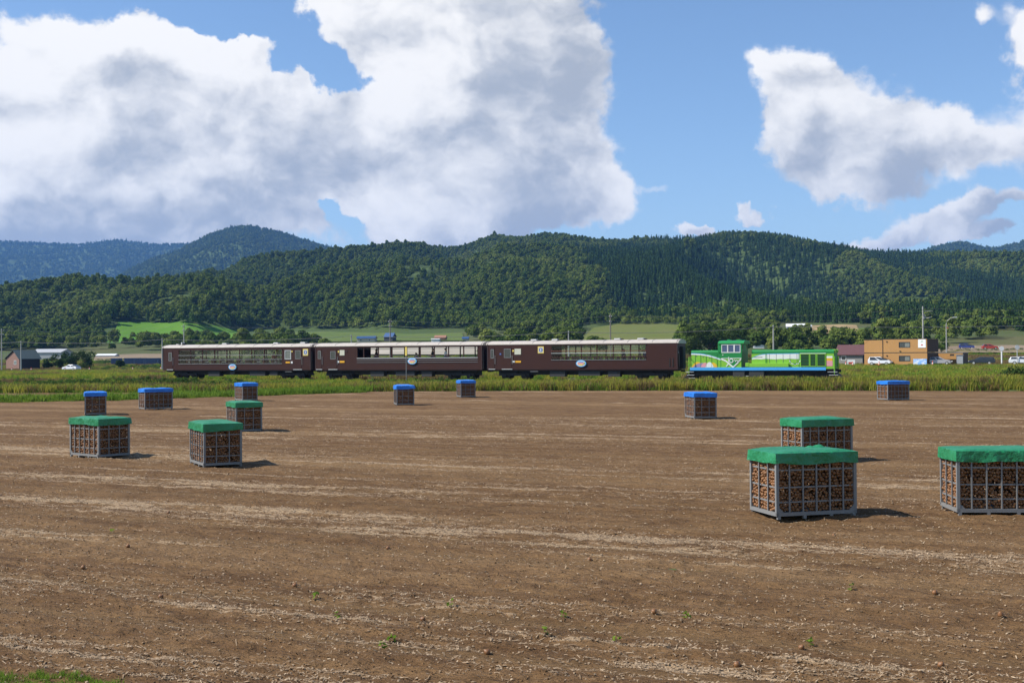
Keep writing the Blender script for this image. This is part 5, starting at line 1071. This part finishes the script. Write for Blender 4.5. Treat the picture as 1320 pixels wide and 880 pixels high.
        for (y0, y1) in ((-eave, rd), (D_ + eave, rd)):
            zs = hr - (hr - hw) * abs(rd - y0) / abs(rd - (0 if y0 < rd else D_)) + .02
            rf.add([(-eave, y0, zs), (L_ + eave, y0, zs), (L_ + eave, y1, hr + .02), (-eave, y1, hr + .02), (-eave, y0, zs + th), (L_ + eave, y0, zs + th), (L_ + eave, y1, hr + .02 + th), (-eave, y1, hr + .02 + th)], [(0, 3, 2, 1), (4, 5, 6, 7), (0, 1, 5, 4), (1, 2, 6, 5), (2, 3, 7, 6), (3, 0, 4, 7)])
        rf.build('roof', rmat, b); return b
    BRICKP = paint('pinkish_brick', (.22, .125, .095), .85, var=.2, scale=3); DSLATE = paint('dark_green_slate', (.045, .065, .065), .6); MAROON = paint('maroon_roof', (.105, .045, .045), .55); GRAYW = paint('grey_plank_wall', (.25, .24, .22), .8, scale=4, dirt=.3); DWALL = paint('dark_wall', (.035, .03, .03), .8); BLUER = paint('blue_metal_roof', (.03, .085, .21), .5); BEIGE = paint('beige_wall', (.48, .44, .34), .8); LGRAY = paint('light_grey_roof', (.40, .40, .40), .5); SALMON = paint('salmon_wall', (.33, .16, .10), .8)
    hb = house(25, 322, R_(45), 5.6, 9.0, 3.1, 5.3, DWALL, DSLATE, 'pink brick house with steep dark roof across the road', BRICKP, [(1.9, 3.6, 1.5, 2.6, 'g')], asym=-1.0)  # eave walls near black beside the brick gables: shade painted into the wall colour
    house(1078, 239, R_(-32), 5.2, 4.4, 2.2, 3.9, GRAYW, MAROON, 'small grey house with maroon roof behind the locomotive front', DWALL, [(1.0, 1.9, 1.0, 1.8, 'f')])  # gables near black, darker than the grey walls
    # far farm buildings
    def farm(px, py, rz, L_, D_, hw, hr, wm, rm, label, wins=()):
        p = on_land(px, py); return house(px, p.y, rz, L_, D_, hw, hr, wm, rm, label, None, wins, z=p.z - .1, name='farm_building', eave=.25, cat='building')
    farm(460, 441.2, R_(-5), 8.5, 5, 2.0, 2.9, BEIGE, BLUER, 'long beige farm building with blue roof above the middle coach', [(1.5, 2.3, .8, 1.5, 'f'), (5.5, 6.3, .8, 1.5, 'f')])
    farm(495, 440, R_(-20), 4.4, 4, 2.2, 3.9, paint('dark_shed_wall', (.05, .055, .065), .6), BLUER, 'dark barn with blue roof behind the wooden pole')
    farm(560, 439.6, R_(-8), 5.0, 4, 1.6, 2.6, SALMON, SALMON, 'salmon coloured farm house on the pasture edge'); farm(556, 440.8, R_(-8), 3.6, 3, 1.3, 1.5, TWHITE, TWHITE, 'low white shed in front of the salmon farm house')
    farm(596, 439.5, R_(-5), 2.6, 2.5, 1.2, 1.9, BEIGE, BLUER, 'tiny beige hut with blue roof beside the salmon farm house')
    farm(930, 425, R_(-10), 11, 6, 2.4, 3.6, SALMON, LGRAY, 'farm hall with pale roof on the slope behind the locomotive cab'); farm(1014, 425.5, R_(-12), 8, 5, 1.6, 2.8, TWHITE, TWHITE, 'white greenhouse beside the tan field'); farm(1028, 426, R_(-12), 6, 4, 1.4, 2.4, LGRAY, LGRAY, 'small pale greenhouse next to the white greenhouse')
    farm(971, 449, R_(-10), 3.4, 3, 1.6, 2.4, TWHITE, SALMON, 'small white house with salmon roof past the cab'); farm(977, 441, R_(-8), 4.5, 4, 1.7, 2.6, BEIGE, paint('ochre_roof', (.30, .22, .10), .6), 'beige house with ochre roof among trees'); farm(968, 432, R_(-14), 5, 4, 2.0, 3.0, GRAYW, MAROON, 'grey house with maroon roof up the slope')
    farm(1085, 445, R_(-15), 5, 4, 1.6, 2.5, TWHITE, BEIGE, 'white house with pale roof above the maroon-roofed house'); farm(40, 464, R_(-12), 12, 8, 2.8, 4.0, LGRAY, LGRAY, 'long grey shed behind the dark bushes')
    farm(124, 461, R_(-4), 7, 4, .9, 1.4, TWHITE, TWHITE, 'low white plastic greenhouse beyond the dark bushes')
    BLUEC = paint('blue_steel_container', (.035, .07, .15), .6, dirt=.25, scale=2)
    for k, (px, w, lb) in enumerate(((143, 2.8, 'light blue steel bin beside the small round bush'), (160, 3.4, 'blue steel bin between two other blue bins'), (173, 3.4, 'blue steel bin with a pale stripe, third of the row'), (187, 4.4, 'long dark blue container ending the row of bins'))):
        p = on_land(px, 470.5); b = empty('storage_bin', p, R_(-6)); tag(b, lb, 'container', 'blue bins in a yard across the road'); m = MB().box(0, w * .92, 0, 2.2, .1, 2.0).build('body', BLUEC, b); 
        for j in range(int(w * 2)): MB().box(.1 + j * .46, .22 + j * .46, -.05, -.004, .15, 1.95).build('rib', BLUEC, m)
        MB().box(0, w * .92, -.06, 2.26, 2.005, 2.1).build('lid', BLUEC if k != 0 else LGRAY, b)

    # ---- vehicles
    def car(px, V_, rz, body, label, kind='sedan', name='car', xyz=None):
        x, y = on_v(px, V_); z = land1(x, y) + .11; c = empty(name, xyz or (x, y, z), rz); tag(c, label, 'car')
        P_ = {'sedan': ([(-2.2, .35), (-2.25, .75), (-2.1, .95), (-1.5, 1.0), (-.95, 1.38), (.35, 1.42), (1.15, 1.0), (2.0, .82), (2.22, .6), (2.2, .32)], 4), 'suv': ([(-2.0, .4), (-2.05, .9), (-1.95, 1.1), (-1.75, 1.58), (.1, 1.64), (.95, 1.12), (1.85, .98), (2.05, .72), (2.03, .38)], 3), 'hatch': ([(-1.95, .35), (-2.0, .8), (-1.9, 1.0), (-1.5, 1.46), (-.1, 1.53), (1.0, 1.02), (1.75, .88), (1.98, .62), (1.95, .32)], 3), 'wagon': ([(-2.25, .35), (-2.3, .8), (-2.2, .98), (-1.95, 1.38), (.3, 1.44), (1.1, 1.0), (2.0, .84), (2.25, .6), (2.2, .32)], 3)}[kind][0]
        yw = lambda zz: .86 - max(0, zz - .85) * .28
        m = MB(); n = len(P_); m.add([(a, -yw(b), b) for a, b in P_] + [(a, yw(b), b) for a, b in P_], [tuple(range(n)), tuple(range(2 * n - 1, n - 1, -1))] + [((i + 1) % n, i, n + i, n + (i + 1) % n) for i in range(n)]); m.build('body', body, c, .05)
        zt = max(b for a, b in P_); zb = 1.0; top = [p for p in P_ if p[1] > zt - .12]; xa, xb = min(p[0] for p in top), max(p[0] for p in top); lo_ = [p for p in P_ if abs(p[1] - 1.03) < .12]; la, lb_ = min(p[0] for p in lo_), max(p[0] for p in lo_)
        for sy in (-1, 1):
            for (f0, f1) in ((.04, .48), (.53, .95)):
                q = [(la + (lb_ - la) * f0 + .12, zb), (la + (lb_ - la) * f1 - .05, zb), (xa + (xb - xa) * f1, zt - .1), (xa + (xb - xa) * max(f0, .05), zt - .1)]
                mm = MB(); mm.add([(a, sy * (yw(b) + .012), b) for a, b in q] + [(a, sy * (yw(b) - .03), b) for a, b in q], [(0, 1, 2, 3), (7, 6, 5, 4), (0, 1, 5, 4), (1, 2, 6, 5), (2, 3, 7, 6), (3, 0, 4, 7)]); mm.build('side_window', DIMGL, c)
        for (x0, z0_, x1, z1_, nm) in ((lb_, 1.03, xb, zt - .04, 'windscreen'), (la, 1.03, xa, zt - .04, 'rear_window')):
            sgn = .02 if nm == 'windscreen' else -.02; mm = MB(); mm.add([(x0 + sgn, -.66, z0_ + .02), (x0 + sgn, .66, z0_ + .02), (x1 + sgn, .58, z1_ + .02), (x1 + sgn, -.58, z1_ + .02), (x0, -.66, z0_ - .04), (x0, .66, z0_ - .04), (x1, .58, z1_ - .04), (x1, -.58, z1_ - .04)], [(0, 1, 2, 3), (7, 6, 5, 4), (0, 1, 5, 4), (1, 2, 6, 5), (2, 3, 7, 6), (3, 0, 4, 7)]); mm.build(nm, DIMGL, c)
        for sx in (-1.32, 1.32):
            for sy in (-1, 1):
                w = MB().disc((sx, .32), .32, sy * .70, sy * .88, 16).build('wheel', BLACK, c); MB().disc((sx, .32), .2, sy * .882, sy * .90, 12).build('rim', SILV, w)
        for sy in (-1, 1): MB().box(2.05, 2.2, sy * .62 - .18, sy * .62 + .18, .62, .76).build('headlight', TWHITE, c, .02); MB().box(-2.22, -2.06, sy * .66 - .14, sy * .66 + .14, .72, .88).build('tail_light', REDC, c, .02)
        return c
    CW = paint('white_car_paint', (.74, .75, .76), .3, var=.04, spec=.6); CS = paint('silver_car_paint', (.42, .40, .39), .35, .3, var=.05, spec=.6); CK = paint('black_car_paint', (.02, .025, .03), .3, var=.1, spec=.6); CB = paint('blue_car_paint', (.04, .06, .22), .4); CRD = paint('red_machine_paint', (.40, .05, .03), .5)
    car(92, ROAD_V, -TH + math.pi, CW, 'white sedan driving on the road past the dark bushes', 'sedan'); car(1134, ROAD_V + 6.5, -TH - .1, CW, 'white car parked in front of the orange container office', 'suv'); car(1211, ROAD_V + 6.5, -TH - .05, CS, 'silver hatchback parked in front of the low orange shed', 'hatch'); car(1265, ROAD_V + 8, -TH + math.pi, CK, 'black wagon parked past the silver hatchback', 'wagon'); car(1318, ROAD_V + 6, -TH, CW, 'white car parked beyond the black wagon', 'wagon')
    p = on_land(1246, 450.5); car(0, 0, -.3, CB, 'blue van parked on the far brown yard', 'suv', xyz=(p.x, p.y, p.z + .1)); p = on_land(1276, 451); car(0, 0, -.2, CRD, 'small red vehicle on the far brown yard', 'hatch', xyz=(p.x, p.y, p.z + .1))
    # ---- cones, boards and small roadside things
    CONE = paint('cone_orange', (.75, .10, .03), .6)
    cm = MB().tube([(0, 0, .03), (0, 0, .7)], [.15, .03], 12).mesh('cone'); cm.materials.append(CONE); bs = MB().box(-.2, .2, -.2, .2, 0, .03).mesh('base'); bs.materials.append(CONE); bd = MB().tube([(0, 0, .32), (0, 0, .46)], [.108, .083], 12).mesh('band'); bd.materials.append(TWHITE)
    for px in (15, 40, 84, 115, 171, 207, 1090, 1099, 1133, 1202):
        x, y = on_v(px, ROAD_V - 4.1); c = empty('traffic_cone', (x, y, land1(x, y) + .09)); tag(c, 'orange traffic cone with white band on the road shoulder', 'traffic cone', 'traffic cones along the road')
        for nm, me in (('cone', cm), ('base', bs), ('band', bd)): o = bpy.data.objects.new(nm, me); COL.objects.link(o); o.parent = c; o.scale = (1.25, 1.25, 1.25)
    x, y = on_v(158, ROAD_V - 4.6); o = MB().box(-.35, .35, -.25, .25, 0, .5).box(.4, .75, -.2, .2, 0, .3).build('rubbish_bag', paint('black_plastic', (.02, .02, .02), .4), None, .08); o.location = (x, y, land1(x, y) + .05); tag(o, 'black bag left on the road shoulder', 'bag')
    x, y = on_v(523.5, TRACK_V - 4.5); b = empty('lineside_marker', (x, y, land1(x, y)), -TH); tag(b, 'yellow lineside marker board on a thin pole before the middle coach', 'marker'); MB().tube([(0, 0, 0), (0, 0, 3.5)], .035, 6).build('pole', GREYM, b); MB().box(-.11, .11, -.05, -.036, 2.75, 3.6).build('board', YEL, b)
    # ---- poles and wires
    CONC = paint('concrete_pole', (.36, .35, .33), .85, scale=2); POLEW = paint('grey_wood_pole', (.22, .19, .16), .9, scale=3); WIRE = paint('dark_wire', (.10, .10, .11), .6)
    def upole(px, V_, h, mt, label, arms, group):
        x, y = on_v(px, V_); z = land1(x, y); b = empty('utility_pole', (x, y, z), -TH); tag(b, label, 'pole', group); MB().tube([(0, 0, -.2), (0, 0, h)], [.17, .11], 8).build('pole', mt, b)
        for zz, l in arms:
            a = MB().box(-.06, .06, -l / 2, l / 2, zz - .05, zz + .05).build('crossarm', GREYM, b)
            for yy in (-l / 2 + .1, l / 2 - .1): MB().tube([(0, yy, zz + .05), (0, yy, zz + .22)], .05, 6).build('insulator', TWHITE, a)
        return Vector((x, y, z + h)), b
    tall = []; low = []
    for k, (px, lb) in enumerate(((-330, 'tall utility pole'), (2, 'tall utility pole by the brick house'), (237, 'tall utility pole in front of the bright green meadow'), (503, 'tall wooden utility pole beside the dark blue-roofed barn'), (787, 'tall wooden utility pole before the vine rows'), (1190, 'tall utility pole in front of the orange container office'), (1700, 'tall utility pole'))):
        if px < 0 or px > 1320: x, y = on_v(px, ROAD_V + 7); tall.append(Vector((x, y, land1(x, y) + 10.6))); continue
        t_, b = upole(px, ROAD_V + 7, 10.9, POLEW if px in (503, 787) else CONC, lb, [(10.3, 1.6), (9.3, 1.2)], 'tall utility poles along the road'); tall.append(t_)
        if px == 1190:
            MB().tube([(.2, 0, 8.6), (.2, 0, 9.4)], .2, 10).build('transformer', GREYM, b); MB().box(.1, 1.7, -.03, .03, 9.95, 10.05).build('bracket', GREYM, b); MB().tube([(.1, 0, 8.9), (.8, 0, 8.75), (1.5, 0, 8.9)], .05, 6).build('bracket', SILV, b)
    for k, (px, lb) in enumerate(((-260, ''), (27, 'slim grey pole by the road near the brick house'), (209, 'slim grey pole above the tail of the last coach'), (453, 'slim grey pole above the middle coach beside the blue-roofed building'), (733, 'slim grey pole above the coach behind the locomotive'), (997, 'slim grey pole behind the locomotive long hood'), (1600, ''))):
        if not lb: x, y = on_v(px, ROAD_V - 18); low.append(Vector((x, y, land1(x, y) + 7.2))); continue
        low.append(upole(px, ROAD_V - 18, 7.4 if px > 900 else 7.1, CONC, lb, [], 'slim poles along the railway')[0])
    def wire(a, b, sag, r, label): 
        pts = [a.lerp(b, k / 12) + Vector((0, 0, -sag * 4 * (k / 12) * (1 - k / 12))) for k in range(13)]; o = MB().tube(pts, r, 4).build('overhead_wire', WIRE); tag(o, label, 'wire', 'overhead wires beside the road')
    TS = ['leading off from the pole by the brick house', 'from the brick house to the bright meadow', 'from the bright meadow to the blue-roofed barn', 'from the blue-roofed barn to the vine rows', 'from the vine rows to the orange office', 'leading off from the pole at the orange office']
    for k, (a, b) in enumerate(zip(tall[:-1], tall[1:])):
        wire(a + Vector((.2, -.6, -.4)), b + Vector((.2, -.6, -.4)), .9, .014, 'upper thin power wire ' + TS[k]); wire(a + Vector((-.1, .5, -1.4)), b + Vector((-.1, .5, -1.4)), 1.1, .014, 'lower thin power wire ' + TS[k])
    LSP = ['leading off from the slim pole by the brick house', 'from the brick house to the tail of the train', 'above the last coach', 'above the middle coach', 'above the front coach and the locomotive cab', 'leading off past the locomotive nose']
    for k, (a, b) in enumerate(zip(low[:-1], low[1:])): wire(a + Vector((0, -.15, -.3)), b + Vector((0, -.15, -.3)), .5, .035, 'thick grey cable on slim poles ' + LSP[k])
    x, y = on_v(1220, ROAD_V + 14); b = empty('street_lamp', (x, y, land1(x, y)), -.2); tag(b, 'grey street lamp with curved arm beside the low orange shed', 'street lamp'); MB().tube([(0, 0, 0), (0, 0, 7.6), (.15, 0, 8.3), (.7, 0, 8.75), (1.3, 0, 8.9)], [.13, .09, .07, .06, .05], 8).build('pole', CONC, b); MB().box(1.15, 1.95, -.16, .16, 8.85, 9.02).build('lamp_head', SILV, b, .05); MB().box(.05, .35, -.2, .2, 6.9, 7.15).build('small_sign', REDC, b)
    for px, h, lb in ((1311, 3.2, 'round convex traffic mirror on a pole by the white car'), (1291, 3.0, 'white round sign seen from behind on a pale post')):
        x, y = on_v(px, ROAD_V + 5); b = empty('traffic_mirror' if px > 1300 else 'road_sign', (x, y, land1(x, y)), -.2); tag(b, lb, 'mirror' if px > 1300 else 'sign'); MB().tube([(0, 0, 0), (0, 0, h)], .06 if px > 1300 else .12, 8).build('post', SILV if px > 1300 else TWHITE, b); MB().disc((0, h), .4, -.14, -.07, 18).build('disc', SILV if px > 1300 else TWHITE, b)
    x, y = on_v(1237, ROAD_V + 10); b = empty('vending_box', (x, y, land1(x, y)), -.3); tag(b, 'grey steel utility cabinet beside the low orange shed', 'cabinet'); MB().box(-.6, .6, -.4, .4, .1, 1.9).build('body', GREYM, b, .04); MB().box(-.5, .5, -.43, -.405, .3, 1.7).build('door', SILV, b); MB().box(-.66, .66, -.46, .46, 1.905, 1.98).build('lid', LGRAY, b)
    x, y = on_v(1097, ROAD_V + 7); b = empty('notice_sign', (x, y, land1(x, y)), -.4); tag(b, 'white notice board leaning before the maroon-roofed house', 'sign'); MB().box(-.7, .7, -.03, .03, .2, 1.2).build('panel', TWHITE, b); MB().box(-.5, .2, -.036, -.031, .4, .8).build('red_panel', REDC, b); MB().box(-.6, -.54, .035, .1, 0, 1.2).build('leg', GREYM, b); MB().box(.54, .6, .035, .1, 0, 1.2).build('leg', GREYM, b)
# ------------------------------------------------------------------ air
if want('haze'):
    me = MB().box(-10900, 10900, -70, 9500, -9, 760).mesh('haze')
    m = bpy.data.materials.new('air'); m.use_nodes = True; t = m.node_tree; t.nodes.clear()
    pv = t.nodes.new('ShaderNodeVolumePrincipled'); ou = t.nodes.new('ShaderNodeOutputMaterial'); t.links.new(pv.outputs[0], ou.inputs['Volume'])
    pv.inputs['Color'].default_value = (.20, .46, 1.0, 1); pv.inputs['Density'].default_value = 7.5e-5; pv.inputs['Anisotropy'].default_value = .1
    tag(link('haze', me, m), kind='stuff')
